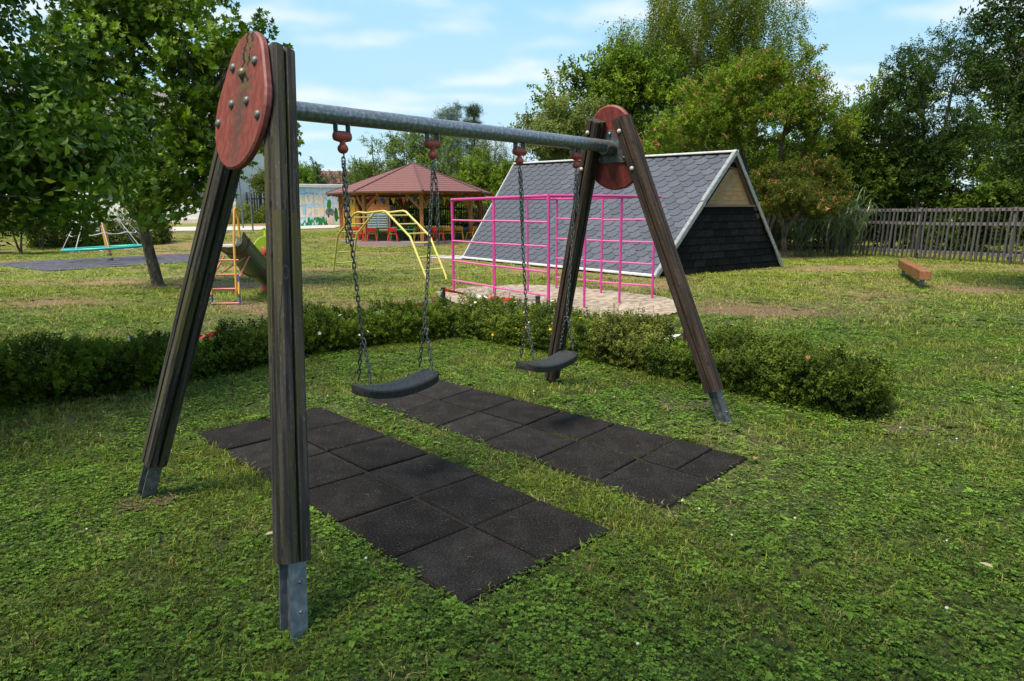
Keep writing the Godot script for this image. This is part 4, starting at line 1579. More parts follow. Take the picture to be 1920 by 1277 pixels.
	# lamp poles
	for q in [[-16.2, -40.0, 3.4, "thin grey lamp post right of the maple"], [-15.0, -38.4, 2.6, "thin grey post behind the slide"], [-19.9, -37.3, 1.9, "short pale post left of the pavement"]]:
		var lp := thing("metal_post", q[3], "post", Vector3(q[0], land(q[0], q[1]), q[1]), 0.0, "metal posts along the back path")
		var s := Shape.new()
		s.tube(PackedVector3Array([Vector3(0, -0.1, 0), Vector3(0, q[2], 0)]), PackedFloat32Array([0.05, 0.04]), 8)
		obj("pole", s, m.zinc, lp)
		s = Shape.new()
		s.ball(Vector3(0, q[2], 0), Vector3(0.07, 0.06, 0.07), 10, 5)
		obj("cap", s, m.zinc, lp)


# ---------------------------------------------------------------- fences
func fence(called: String, label: String, from: Vector3, to: Vector3, height: float, pitch: float, r: float, rails: Array, mats: Array, rail_mat: Material, group: String) -> void:
	var f := thing(called, label, "fence", from, 0.0, group)
	var d := to - from
	var count := int(d.length() / pitch)
	var side := d.cross(Vector3.UP).normalized()
	if side.dot(-from) < 0: side = -side
	for y in rails:
		var s := Shape.new()
		var pts := PackedVector3Array()
		for k in 9: pts.append(d * (k / 8.0) + Vector3(0, y + rnd(-0.015, 0.015), 0) - side * 0.05)
		for k in 8: s.bar(pts[k] - d.normalized() * 0.01, pts[k + 1], 0.09, 0.045, side if absf(side.y) < 0.9 else Vector3.UP)
		obj("rail", s, rail_mat, f)
	for k in range(0, count + 1, 18):
		var s := Shape.new()
		var q := d * (float(k) / count) - side * 0.13
		s.rod(q + Vector3(0, -0.1, 0), q + Vector3(0, height, 0), 0.06, 8)
		obj("post", s, rail_mat, f)
	for k in count:
		var q := d * ((k + 0.5) / count)
		var s := Shape.new()
		var lean := d.normalized() * rnd(0.02, 0.09)
		var bend := Vector3(rnd(-0.02, 0.02), 0, rnd(-0.02, 0.02))
		var hh := height * rnd(0.965, 1.035)
		var rr := r * rnd(0.75, 1.25)
		s.tube(PackedVector3Array([q + Vector3(0, 0.05, 0) - lean * 0.5, q + Vector3(0, hh * 0.5, 0) + bend, q + Vector3(0, hh, 0) + lean * 0.5]), PackedFloat32Array([rr, rr * 0.95, rr * 0.8]), 7)
		obj("picket", s, mats[rng.randi() % mats.size()], f)


# ---------------------------------------------------------------- hedges
# low clipped hedge along a line of ground points; sprays fill a rounded box
func hedge(called: String, label: String, line: Array, depth: float, height: float, per_metre: int, mesh: Mesh, mat: Material, dark: Color, light: Color, group: String, flowers: Array, shoots := 0) -> void:
	var base := Vector3(line[0][0], 0, line[0][1])
	var h := thing(called, label, "hedge" if line.size() > 1 else "shrub", base, 0.0, group)
	var at := []
	var tint := []
	var fl := []
	var ft := []
	var stems := Shape.new()
	var runs := []
	if line.size() == 1:
		runs.append([Vector3.ZERO, Vector3.ZERO])
	for i in line.size() - 1:
		runs.append([Vector3(line[i][0], 0, line[i][1]) - base, Vector3(line[i + 1][0], 0, line[i + 1][1]) - base])
	for run in runs:
		var d: Vector3 = run[1] - run[0]
		var len_ := maxf(d.length(), depth)
		var along := d.normalized() if d.length() > 0.01 else Vector3.RIGHT
		var back := Vector3(along.z, 0, -along.x)
		if back.dot(base) < 0: back = -back
		var mid: Vector3 = (run[0] + run[1]) * 0.5 + back * depth * 0.5
		for i in int(len_ * per_metre):
			var q := Vector3(rnd(-1, 1), rnd(-1, 1), rnd(-1, 1))
			var e := pow(absf(q.x), 8.0) + pow(absf(q.y), 5.0) + pow(absf(q.z), 5.0)
			if line.size() == 1: e = q.length_squared()
			if e > 1.0 or (e < 0.12 and rng.randf() < 0.7): continue
			var w: float = mid.x + base.x + along.x * q.x * len_ * 0.5
			var bump := 1.0 + patch_noise.get_noise_2d(w * 4.0, (mid.z + base.z) * 4.0 + q.z * 2.0) * 0.5
			var p := mid + along * q.x * (len_ * 0.5 + 0.08) + back * q.z * depth * 0.5 + Vector3.UP * (height * 0.5 * bump * (q.y + 1.0) + 0.02)
			var out := along * q.x * 0.15 + back * q.z + Vector3.UP * (q.y * 0.8 + 0.35) + rand_dir() * 0.7
			at.append(aim(out, rnd(0.7, 1.2), p - out.normalized() * 0.05))
			var tone := patch_noise.get_noise_3d(p.x * 9.0 + 40.0, p.y * 9.0, p.z * 9.0) * 1.5 + 0.45
			tint.append(shade(dark, light, tone * 0.7 + (q.y * 0.15) + rng.randf() * 0.3))
			if flowers.size() and q.y > -0.2 and rng.randf() < flowers[0] * 2.2:
				fl.append(aim(out + Vector3.UP * 0.5, rnd(0.8, 1.3), p + out.normalized() * 0.06))
				ft.append(flowers[1] if rng.randf() < flowers[3] else flowers[2])
		for i in int(len_ * 9):
			var p := mid + along * rnd(-0.5, 0.5) * len_ + back * rnd(-0.3, 0.3) * depth
			stems.tube(PackedVector3Array([p, p + Vector3(rnd(-0.08, 0.08), height * 0.5, rnd(-0.08, 0.08)), p + Vector3(rnd(-0.18, 0.18), height * 0.9, rnd(-0.18, 0.18))]), PackedFloat32Array([0.008, 0.005, 0.003]), 4, false)
		for i in int(shoots * len_):
			var p := mid + along * rnd(-0.5, 0.5) * len_ + back * rnd(-0.4, 0.4) * depth + Vector3.UP * height * 0.85
			var top := p + Vector3(rnd(-0.06, 0.06), rnd(0.1, 0.3), rnd(-0.06, 0.06))
			stems.tube(PackedVector3Array([p, top]), PackedFloat32Array([0.0025, 0.001]), 3, false)
			for k in 5:
				at.append(aim(Vector3.UP + rand_dir() * 0.7, rnd(0.3, 0.55), p.lerp(top, (k + 0.3) / 5.0)))
				tint.append(shade(dark, light, 0.8))
	obj("stems", stems, m.twig, h).set_meta("kind", "stuff")
	many("foliage", h, mesh, mat, at, tint)
	if fl.size(): many("flowers", h, m.flower_mesh, m.petal, fl, ft)


func reeds() -> void:
	var t := thing("reed_clump", "tall clump of arching silver-green reed grass before the fence", "reed grass", Vector3(10.65, 0, -22.2))
	var blades: Array = []
	for k in 8:
		var s := Shape.new()
		var len_ := rnd(0.9, 1.35)
		var prev := Vector3.ZERO
		var w0 := 0.024
		for i in 7:
			var f := (i + 1) / 7.0
			var p := Vector3(0, len_ * (0.62 * sin(f * 2.35)), len_ * 0.8 * f)
			var w1 := 0.024 * (1.0 - f * f) + 0.001
			var q := Vector3(1, 0, 0)
			s.quad(prev - q * w0, prev + q * w0, p + q * w1, p - q * w1, Vector3(0, 0.6, -0.5))
			prev = p
			w0 = w1
		blades.append(s.mesh())
	for i in 46:
		var b := Vector3(rnd(-1.0, 0.95), 0, rnd(-0.45, 0.45))
		var h := rnd(1.1, 2.0) * (1.0 if b.x > -0.5 else 0.6)
		var s := Shape.new()
		var top := b + Vector3(rnd(-0.12, 0.12) + b.x * 0.12, h, rnd(-0.1, 0.1))
		s.tube(PackedVector3Array([b, b.lerp(top, 0.5) + Vector3(rnd(-0.03, 0.03), 0, 0), top]), PackedFloat32Array([0.011, 0.009, 0.005]), 5, false)
		var stem := obj("stem", s, m.reed_stem, t)
		for k in 5:
			var f := 0.3 + 0.7 * (k + rng.randf()) / 5.0
			obj("blade", blades[rng.randi() % 8], m.reeds[rng.randi() % 3], stem, Transform3D(Basis(Vector3.UP, rnd(0, TAU)).scaled(Vector3.ONE * rnd(0.6, 1.0)), b.lerp(top, f)))


func tape(called: String, label: String, pts: Array) -> void:
	var o := Vector3(pts[0][0], 0, pts[0][2])
	var t := thing(called, label, "barrier tape", o, 0.0, "barrier tape round the sand")
	var k := 0
	for i in pts.size() - 1:
		var a := Vector3(pts[i][0], pts[i][1], pts[i][2]) - o
		var b := Vector3(pts[i + 1][0], pts[i + 1][1], pts[i + 1][2]) - o
		var n := maxi(1, int((b - a).length() / 0.42))
		for j in n:
			var s := Shape.new()
			for q in 6:
				var f0 := (j + q / 6.0) / n
				var f1 := (j + (q + 1) / 6.0) / n
				var p0 := a.lerp(b, f0) - Vector3(0, 0.05 * sin(PI * f0), 0)
				var p1 := a.lerp(b, f1) - Vector3(0, 0.05 * sin(PI * f1), 0)
				var tw0 := Vector3(0, cos(sin(f0 * 9.0) * 0.9), sin(sin(f0 * 9.0) * 0.9)) * 0.03
				var tw1 := Vector3(0, cos(sin(f1 * 9.0) * 0.9), sin(sin(f1 * 9.0) * 0.9)) * 0.03
				s.quad(p0 - tw0, p1 - tw1, p1 + tw1, p0 + tw0, Vector3(0, 0.3, 1))
			obj("red_band" if k % 2 else "white_band", s, m.tape_red if k % 2 else m.tape_white, t)
			k += 1


func L(a: Array) -> Array:
	return a


func build_plants() -> void:
	var lm := leaf_mat(0.6, Color(0.7, 0.74, 0.16), 0.22)
	var gloss := leaf_mat(0.5, Color(0.7, 0.75, 0.16), 0.28)
	var dull := leaf_mat(0.7, Color(0.5, 0.5, 0.25), 0.3)
	rng.seed = 77
	var egg_spray := spray(9, 0.24, 0.075, 0.04, 1, 0.55)
	var maple_spray := spray(8, 0.27, 0.1, 0.108, 2, 0.5)
	var small_spray := spray(15, 0.12, 0.03, 0.0155, 0, 0.1)
	var broad_spray := spray(11, 0.4, 0.14, 0.1, 0, 0.3)
	var narrow_spray := spray(16, 0.4, 0.12, 0.045, 0, 0.35)
	var birch_spray := spray(14, 0.75, 0.1, 0.065, 0, 0.3, 0.55)
	var needle := spray(26, 0.5, 0.14, 0.02, 0, 0.0, 1.2)
	var pale_spray := spray(12, 0.4, 0.1, 0.055, 0, 0.1)
	var samara := spray(9, 0.16, 0.05, 0.035, 0, 0.6)
	# flowers for the hedges
	var fs := Shape.new()
	for k in 5:
		var a := TAU * k / 5.0
		leaf_shape(fs, Vector3.ZERO, Vector3(cos(a), 0.25, sin(a)), Vector3.UP, 0.019, 0.017)
	m.flower_mesh = fs.mesh()

	# hedges round the swing: cinquefoil and clipped bushes
	var hd := Color(0.014, 0.032, 0.003)
	var hl := Color(0.13, 0.195, 0.015)
	var yellow := Color(0.7, 0.42, 0.02)
	var white := Color(0.7, 0.68, 0.6)
	hedge("clipped_hedge", "long dark green clipped hedge at the left of the swing", [[-5.6, -4.2], [-4.2, -5.15], [-3.69, -5.45], [-3.1, -6.0]], 0.62, 0.42, 2600, small_spray, lm, hd, hl, "low hedges round the swing", [0.002, yellow, white, 0.4], 8)
	hedge("low_hedge", "low sparse stretch of hedge behind the near left leg", [[-3.1, -6.05], [-2.72, -6.5]], 0.45, 0.26, 1500, small_spray, lm, hd, hl, "low hedges round the swing", [], 2)
	hedge("round_bush", "rounded loose bush between the two near swing legs", [[-2.72, -6.5], [-2.42, -6.85]], 0.5, 0.43, 2300, small_spray, lm, Color(0.03, 0.06, 0.008), Color(0.12, 0.17, 0.025), "low hedges round the swing", [0.004, yellow, yellow, 1.0], 3)
	hedge("clipped_hedge", "hedge behind the near swing with a few white blossoms", [[-2.38, -7.0], [-1.64, -7.6], [-0.72, -8.1]], 0.6, 0.39, 2500, small_spray, lm, hd, hl, "low hedges round the swing", [0.006, white, yellow, 0.75], 12)
	hedge("flowering_hedge", "yellow-flowered hedge behind the far swing", [[-0.75, -8.1], [0.0, -7.55], [0.85, -6.7]], 0.62, 0.44, 2500, small_spray, lm, Color(0.035, 0.065, 0.008), Color(0.17, 0.22, 0.03), "low hedges round the swing", [0.014, yellow, white, 0.85], 14)
	hedge("olive_bush", "olive brown half-withered bush right of the far swing", [[0.85, -6.62], [1.3, -6.22]], 0.55, 0.47, 2600, small_spray, dull, Color(0.035, 0.048, 0.008), Color(0.17, 0.19, 0.03), "low hedges round the swing", [], 7)
	hedge("low_hedge", "low sparse stretch of hedge at the far right leg", [[1.3, -6.15], [1.62, -5.85]], 0.4, 0.26, 1600, small_spray, dull, hd, hl, "low hedges round the swing", [], 3)
	hedge("clipped_hedge", "dense dark hedge at the right, beyond the far leg's steel foot", [[1.62, -5.85], [2.2, -5.12], [2.6, -4.68]], 0.55, 0.41, 2700, small_spray, lm, Color(0.015, 0.032, 0.004), Color(0.11, 0.155, 0.02), "low hedges round the swing", [0.003, Color(0.3, 0.12, 0.05), white, 0.6], 3)

	# near tree at the left, its branches hang into the picture
	var near := {"base": Vector3(-6.6, 0, -3.6), "r0": 0.16, "stems": [[[-6.6, -0.1, -3.6], [-6.5, 1.4, -3.7], [-6.0, 3.0, -4.0], [-5.4, 4.6, -4.0]], [[-6.5, 1.4, -3.7], [-5.9, 2.1, -4.3], [-5.2, 2.4, -4.8]]],
		"lobes": [[-4.75, 2.75, -5.3, 1.15, 1.25, 1.0], [-4.0, 2.15, -5.2, 0.75, 0.5, 0.8], [-3.4, 1.84, -5.1, 0.55, 0.3, 0.5], [-4.5, 3.9, -5.2, 1.15, 0.9, 1.0], [-4.6, 2.22, -5.4, 0.9, 0.36, 0.7], [-5.6, 2.9, -4.2, 1.2, 1.5, 1.2], [-6.6, 4.6, -3.0, 2.0, 1.4, 2.4], [-2.4, 5.5, 0.5, 2.8, 0.8, 1.4]],
		"clumps": 480, "per": 26, "clump": 0.18, "floor": 1.56, "mesh": egg_spray, "mat": gloss, "dark": Color(0.04, 0.085, 0.009), "light": Color(0.11, 0.19, 0.02), "droop": 0.22}
	var nt := tree("hanging_tree", "near broad-leaved tree hanging in from the top left corner", near)
	var variants: Array = []
	for k in 4:
		var s := Shape.new()
		leaf_shape(s, Vector3.ZERO, Vector3(0, 0.3, 1), Vector3.UP, 0.085, 0.046, 1, 0.4)
		variants.append(s.mesh())
	for i in 300:
		var l: Array = near.lobes[rng.randi() % 5]
		var d := rand_dir()
		if d.z < -0.2: d.z = -d.z
		d.x = absf(d.x) * (1.0 if rng.randf() < 0.8 else -1.0)
		var p: Vector3 = Vector3(l[0], l[1], l[2]) + d * Vector3(l[3], l[4], l[5]) * rnd(0.75, 1.02) - near.base
		obj("leaf", variants[i % 4], m.leaves[i % m.leaves.size()], nt, aim(d + Vector3(rnd(-1, 1), rnd(-1.2, 0.2), rnd(-1, 1)), rnd(0.8, 1.25), p))

	tree("shade_tree", "broad tree standing outside the picture at the right, shading the lawn", {"base": Vector3(4.6, 0, 2.4), "r0": 0.2, "stems": [[[4.6, -0.1, 2.4], [4.5, 2.5, 2.3], [3.6, 4.6, 1.6], [2.4, 5.6, 0.6]], [[4.5, 2.5, 2.3], [5.0, 4.4, 1.0], [4.8, 5.6, -0.6]]],
		"lobes": [[1.4, 5.6, 0.5, 2.6, 0.8, 1.4], [4.3, 5.7, -0.6, 2.0, 0.9, 1.9], [4.4, 6.0, 2.4, 2.8, 1.2, 2.2]], "clumps": 120, "per": 24, "clump": 0.26, "mesh": egg_spray, "mat": gloss, "dark": Color(0.04, 0.085, 0.009), "light": Color(0.11, 0.19, 0.02), "droop": 0.2})

	# maple in the middle left
	var maple := {"base": Vector3(-7.83, 0, -14.47), "r0": 0.135, "stems": [[[-7.83, -0.1, -14.47], [-7.9, 0.7, -14.4], [-7.96, 1.5, -14.3], [-7.9, 3.0, -14.2], [-7.7, 5.0, -14.2]], [[-8.02, 1.5, -14.3], [-7.2, 2.4, -14.0], [-6.3, 3.6, -13.8]], [[-8.0, 1.6, -14.3], [-8.5, 2.6, -14.2], [-8.9, 3.6, -14.0]]],
		"lobes": [[-7.6, 4.3, -14.2, 1.75, 2.1, 1.7], [-8.35, 2.85, -14.0, 0.9, 0.8, 0.9], [-6.85, 2.45, -13.7, 1.15, 0.8, 1.0], [-6.05, 4.4, -13.7, 1.0, 1.2, 1.0], [-5.95, 2.9, -13.7, 0.75, 0.7, 0.7], [-8.8, 4.5, -14.0, 1.1, 1.3, 1.0], [-7.2, 6.0, -14.1, 1.5, 0.9, 1.4], [-4.55, 3.15, -13.7, 0.33, 0.24, 0.3], [-5.1, 4.85, -13.7, 0.4, 0.2, 0.3], [-6.9, 1.75, -13.6, 0.8, 0.28, 0.6]],
		"clumps": 195, "per": 16, "clump": 0.21, "scale": 1.0, "mesh": maple_spray, "mat": gloss, "dark": Color(0.04, 0.085, 0.01), "light": Color(0.18, 0.28, 0.022), "droop": 0.15,
		"second": {"name": "seed_wings", "share": 0.02, "scale": 1.2, "mesh": samara, "a": Color(0.3, 0.27, 0.06), "b": Color(0.2, 0.22, 0.05)}}
	tree("maple_tree", "round maple with lobed leaves and dark trunk at left", maple)

	# trees behind
	var birch_bark: Material = m.birch_bark
	tree("weeping_birch", "tall weeping birch with white trunk rising above all", {"base": Vector3(10.4, 0, -38.2), "r0": 0.24, "bark": birch_bark, "stems": [[[10.4, 0, -38.2], [10.3, 6.0, -38.1], [10.33, 10.2, -38], [10.5, 12.7, -38], [10.9, 16.0, -38.2]], [[10.33, 9.5, -38], [9.4, 11.0, -38], [8.2, 12.6, -38]], [[10.4, 11.0, -38], [11.8, 12.4, -38], [13.4, 13.4, -38]]],
		"lobes": [[7.97, 11.1, -38.0, 1.9, 3.0, 1.8], [10.9, 13.8, -38.5, 3.4, 4.0, 3.0], [13.45, 11.9, -38.0, 2.2, 3.4, 2.0], [6.47, 10.0, -37.5, 1.1, 2.0, 1.1], [10.1, 9.6, -38.6, 2.6, 2.2, 2.0], [14.85, 10.4, -38.0, 0.8, 1.9, 0.8], [6.0, 10.9, -37.5, 0.7, 1.4, 0.7], [12.1, 9.7, -38.4, 1.8, 2.0, 1.5]],
		"clumps": 520, "per": 22, "strand": 2.3, "clump": 0.36, "mesh": birch_spray, "mat": lm, "dark": Color(0.09, 0.125, 0.02), "light": Color(0.29, 0.34, 0.065), "droop": 0.95, "limbs": false}, "tree", "")
	tree("linden_tree", "broad mid-green tree behind the A-frame hut's ridge", {"base": Vector3(4.2, 0.1, -31.5), "r0": 0.22, "stems": [[[4.2, 0, -31.5], [4.1, 2.5, -31.4], [4.0, 5.5, -31.2]]],
		"lobes": [[3.71, 5.98, -31, 2.4, 2.3, 2.0], [5.46, 7.0, -31.5, 1.8, 1.7, 1.4], [2.23, 5.0, -30.5, 1.3, 1.6, 1.2], [4.71, 7.7, -31.5, 1.4, 1.1, 1.2], [6.35, 6.88, -31, 1.5, 1.9, 1.2], [6.45, 4.47, -30, 1.5, 1.3, 1.2], [2.5, 3.0, -30.6, 1.6, 1.4, 1.2], [5.0, 3.2, -30.6, 1.8, 1.5, 1.2]],
		"clumps": 190, "per": 22, "clump": 0.3, "mesh": broad_spray, "mat": lm, "dark": Color(0.04, 0.085, 0.008), "light": Color(0.17, 0.25, 0.022)})
	tree("pale_shrub", "pale yellow-green shrub behind the hut's roof at its left", {"base": Vector3(2.1, 0, -27.6), "r0": 0.07, "stems": [[[2.1, 0, -27.6], [2.0, 2.0, -27.5], [2.2, 4.0, -27.5]]],
		"lobes": [[2.22, 4.95, -27.5, 1.2, 1.0, 1.0], [1.34, 4.1, -27, 1.0, 0.9, 0.8], [3.3, 5.0, -27.5, 0.8, 0.9, 0.7], [0.95, 4.8, -27.5, 0.5, 0.6, 0.45], [2.2, 3.2, -27.3, 1.6, 1.0, 1.0]],
		"clumps": 110, "per": 22, "clump": 0.2, "mesh": pale_spray, "mat": lm, "dark": Color(0.07, 0.1, 0.02), "light": Color(0.24, 0.27, 0.08)})
	var red_seeds := {"name": "seed_wings", "share": 0.17, "scale": 1.9, "mesh": samara, "a": Color(0.32, 0.13, 0.07), "b": Color(0.42, 0.22, 0.12)}
	tree("red_seeded_maple", "wide multi-stemmed maple covered in reddish brown seeds", {"base": Vector3(9.2, 0, -23.9), "r0": 0.09, "stems": [[[9.2, 0, -23.9], [9.0, 1.6, -23.9], [8.2, 3.4, -23.7], [7.4, 5.6, -23.5]], [[9.2, 0.4, -23.9], [9.4, 2.2, -23.9], [9.6, 4.5, -23.7], [9.7, 6.2, -23.5]], [[9.2, 0.4, -23.9], [10.0, 2.4, -24.1], [10.9, 4.4, -24.0]], [[9.1, 0.4, -23.9], [8.6, 2.2, -23.7], [6.6, 4.2, -23.3]]],
		"lobes": [[7.73, 5.45, -23.5, 1.8, 1.4, 1.5], [6.01, 4.31, -23, 1.3, 1.2, 1.1], [9.3, 5.5, -23.5, 1.25, 1.0, 1.0], [10.8, 4.5, -24, 0.95, 1.0, 0.85], [8.5, 6.2, -23.5, 0.9, 0.55, 0.8], [6.84, 5.1, -23.5, 1.1, 1.1, 0.9], [5.02, 3.66, -22.8, 0.74, 0.74, 0.6], [9.46, 4.5, -24, 2.4, 0.9, 1.9], [10.1, 6.5, -23.5, 0.1, 0.55, 0.1]],
		"clumps": 150, "per": 18, "clump": 0.22, "mesh": narrow_spray, "mat": lm, "dark": Color(0.07, 0.125, 0.01), "light": Color(0.23, 0.32, 0.028), "second": red_seeds})
	tree("red_seeded_bush", "low reddish tree with dark forked trunk beside the hut's gable", {"base": Vector3(9.05, 0, -21.7), "r0": 0.1, "stems": [[[9.05, 0, -21.7], [8.98, 0.8, -21.7], [8.7, 1.5, -21.6], [8.5, 2.1, -21.6]], [[8.98, 0.8, -21.7], [9.25, 1.3, -21.6], [9.6, 1.8, -21.5]]],
		"lobes": [[8.9, 2.0, -21.3, 0.95, 0.55, 0.75], [10.0, 1.75, -21.6, 0.75, 0.5, 0.6], [8.45, 2.4, -21.8, 0.55, 0.5, 0.45], [10.6, 2.5, -22.6, 0.8, 0.7, 0.6], [9.6, 2.7, -22.4, 0.9, 0.5, 0.6]],
		"clumps": 90, "per": 20, "clump": 0.15, "mesh": narrow_spray, "scale": 0.7, "mat": lm, "dark": Color(0.04, 0.07, 0.01), "light": Color(0.14, 0.16, 0.022), "second": red_seeds})
	tree("green_tree", "small green tree in the gap between reddish maple and rowan", {"base": Vector3(12.6, 0, -25.6), "r0": 0.1, "stems": [[[12.6, 0, -25.6], [12.7, 2.0, -25.6], [12.7, 4.2, -25.5]]],
		"lobes": [[12.1, 4.0, -25.5, 1.2, 1.1, 1.0], [13.1, 4.2, -25.5, 0.9, 1.1, 0.75], [13.5, 2.8, -25, 1.4, 1.2, 1.1]], "clumps": 90, "per": 22, "clump": 0.24, "mesh": broad_spray, "scale": 0.75, "mat": lm, "dark": Color(0.025, 0.055, 0.008), "light": Color(0.1, 0.16, 0.02)})
	tree("rowan_tree", "dark rowan with airy top against the sky at right", {"base": Vector3(14.9, 0, -24.4), "r0": 0.1, "stems": [[[14.9, 0, -24.4], [14.85, 2.6, -24.3], [14.6, 4.8, -24.1], [14.2, 6.6, -24]], [[15.2, 0, -24.5], [15.4, 2.6, -24.4], [15.7, 5.6, -24.4]]],
		"lobes": [[14.67, 5.0, -24, 1.7, 1.9, 1.4], [13.85, 6.2, -24, 0.85, 1.25, 0.75], [15.5, 6.5, -24.5, 1.05, 1.1, 0.9], [13.4, 4.9, -24, 0.55, 1.1, 0.45], [15.9, 4.0, -24, 1.3, 1.3, 1.0], [14.6, 3.3, -23.8, 1.3, 0.9, 1.1], [16.6, 7.4, -24.5, 0.5, 0.7, 0.45]],
		"clumps": 140, "per": 17, "clump": 0.25, "mesh": narrow_spray, "scale": 0.85, "mat": lm, "dark": Color(0.018, 0.042, 0.01), "light": Color(0.055, 0.1, 0.02),
		"second": {"name": "berry_clusters", "share": 0.006, "scale": 0.5, "mesh": samara, "a": Color(0.3, 0.04, 0.02), "b": Color(0.35, 0.1, 0.02)}})
	tree("dark_tree", "large dark tree leaning in from the right edge", {"base": Vector3(12.6, 0, -12.6), "r0": 0.2, "stems": [[[12.6, 0, -12.6], [12.3, 2.0, -12.6], [11.2, 4.2, -12.7], [10.0, 5.2, -12.9]], [[12.3, 2.0, -12.6], [11.2, 3.0, -12.4], [9.8, 3.4, -12.2]]],
		"lobes": [[9.75, 4.75, -13, 1.0, 0.8, 0.8], [9.35, 3.55, -12.5, 0.6, 0.8, 0.5], [9.55, 2.7, -12, 0.55, 0.75, 0.5], [9.05, 4.2, -13, 0.6, 0.42, 0.5], [9.62, 2.1, -12.4, 0.4, 0.45, 0.33], [9.9, 3.6, -12, 0.9, 1.2, 0.7], [9.15, 5.05, -13, 0.5, 0.35, 0.4], [10.8, 4.4, -12.4, 1.3, 1.5, 1.3], [12.2, 5.0, -11.8, 2.0, 1.6, 2.2], [11.2, 5.8, -8.5, 2.4, 1.2, 2.6]],
		"clumps": 330, "per": 26, "clump": 0.2, "mesh": egg_spray, "mat": gloss, "dark": Color(0.015, 0.035, 0.007), "light": Color(0.05, 0.09, 0.018), "droop": 0.3})
	var under := [[6.26, 3.56, -27.0, 1.33, 1.33, 1.06], [8.13, 3.37, -27.5, 1.58, 1.24, 1.26], [10.11, 3.1, -27.5, 1.58, 1.3, 1.26], [11.64, 3.0, -27.0, 1.33, 1.3, 1.06], [13.34, 2.75, -26.5, 1.3, 1.3, 1.04], [14.8, 2.4, -25.6, 1.46, 1.04, 1.17], [16.0, 2.3, -24.0, 1.38, 0.98, 1.1], [16.8, 2.1, -22.3, 1.2, 0.92, 1.0], [17.3, 1.9, -20.5, 1.1, 0.9, 1.0], [4.3, 3.0, -26.5, 1.3, 1.2, 1.0]]
	var where := ["right behind the hut's ridge", "behind the hut's gable top", "behind the reddish low tree", "behind the reed grass", "behind the fence's left end", "behind the fence under the rowan", "behind the fence right of the rowan", "behind the fence over the timber beam", "behind the fence's right end", "behind the middle of the hut's ridge"]
	for i in under.size():
		var u: Array = under[i]
		tree("understorey_bush", "dark green bush " + where[i], {"base": Vector3(u[0], 0, u[2]), "r0": 0.05, "stems": [[[u[0], 0, u[2]], [u[0] + 0.1, 1.5, u[2]], [u[0], 2.4, u[2]]]],
			"lobes": [u, [u[0] + 0.2, 1.1, u[2] + 0.1, u[3] * 1.05, 1.1, u[5]]], "clumps": 56, "per": 20, "clump": 0.26, "mesh": broad_spray, "scale": 0.8, "mat": lm, "dark": Color(0.018, 0.042, 0.007), "light": Color(0.11, 0.18, 0.018) if i != 8 else Color(0.05, 0.08, 0.015)}, "shrub", "dark bushes beyond the fence")
	# right behind: a second rank of taller crowns closes the view
	for q in [[17.5, -32.0, 7.5, "tall green tree in the second row behind the rowan"], [13.0, -34.0, 6.2, "green tree in the second row behind the sky gap"], [21.5, -29.0, 9.0, "tall dark tree in the second row at the right edge"], [8.6, -33.0, 6.5, "green tree in the second row behind the reddish maple"]]:
		tree("back_tree", q[3], {"base": Vector3(q[0], 0.1, q[1]), "r0": 0.18, "stems": [[[q[0], 0, q[1]], [q[0], q[2] * 0.5, q[1]], [q[0] + 0.2, q[2] * 0.8, q[1]]]],
			"lobes": [[q[0], q[2] * 0.68, q[1], 2.2, q[2] * 0.3, 1.8], [q[0] - 1.4, q[2] * 0.42, q[1] + 0.6, 1.6, 1.5, 1.4], [q[0] + 1.5, q[2] * 0.4, q[1] + 0.4, 1.6, 1.5, 1.4], [q[0], 1.6, q[1], 2.2, 1.5, 1.4]],
			"clumps": 110, "per": 20, "clump": 0.34, "mesh": broad_spray, "mat": lm, "dark": Color(0.05, 0.09, 0.008), "light": Color(0.22, 0.3, 0.025)}, "tree", "trees in the second row")
	# behind the pavilion
	var hz := [[-7.91, 4.3, -42.0, 1.6, 1.5, 1.3], [-6.55, 5.2, -42.0, 1.1, 1.0, 0.9], [-5.29, 5.2, -42.5, 1.3, 1.4, 1.1], [-3.92, 4.5, -42.0, 1.3, 1.7, 1.1], [-9.3, 3.7, -43.0, 1.4, 0.9, 1.1], [-5.86, 3.9, -41.5, 1.7, 1.1, 1.3]]
	var wh := ["left of the pavilion's roof peak", "just left of the pavilion's peak", "right at the pavilion's peak", "right of the pavilion's peak", "over the cabin's roof", "low behind the pavilion's roof"]
	for i in hz.size():
		var u: Array = hz[i]
		tree("hazel_bush", "tall light green bush " + wh[i], {"base": Vector3(u[0], 0.8, u[2]), "r0": 0.06, "stems": [[[u[0], 0.8, u[2]], [u[0], 2.4, u[2]], [u[0] + 0.1, u[1], u[2]]], [[u[0], 0.9, u[2]], [u[0] - 0.5, 3.0, u[2]], [u[0] - 0.7, u[1] + u[4], u[2]]]],
			"lobes": [u, [u[0], 2.2, u[2] + 0.2, u[3], 1.2, u[5]], [u[0] - 0.6, u[1] + u[4] * 0.9, u[2], 0.2, 0.6, 0.2], [u[0] + 0.5, u[1] + u[4] * 0.95, u[2], 0.2, 0.5, 0.2]],
			"clumps": 52, "per": 18, "clump": 0.24, "mesh": pale_spray, "mat": lm, "dark": Color(0.07, 0.12, 0.025), "light": Color(0.2, 0.27, 0.06), "limbs": false}, "shrub", "light bushes behind the pavilion")
	var bb := [[-1.51, 3.9, -40.0, 1.3, 1.1, 1.05], [-0.24, 3.35, -39.0, 1.0, 1.0, 0.8], [-2.6, 3.3, -40.0, 1.0, 0.9, 0.8]]
	var wb := ["between the pavilion roof and the hut", "touching the hut's left roof edge", "over the pavilion's right eave"]
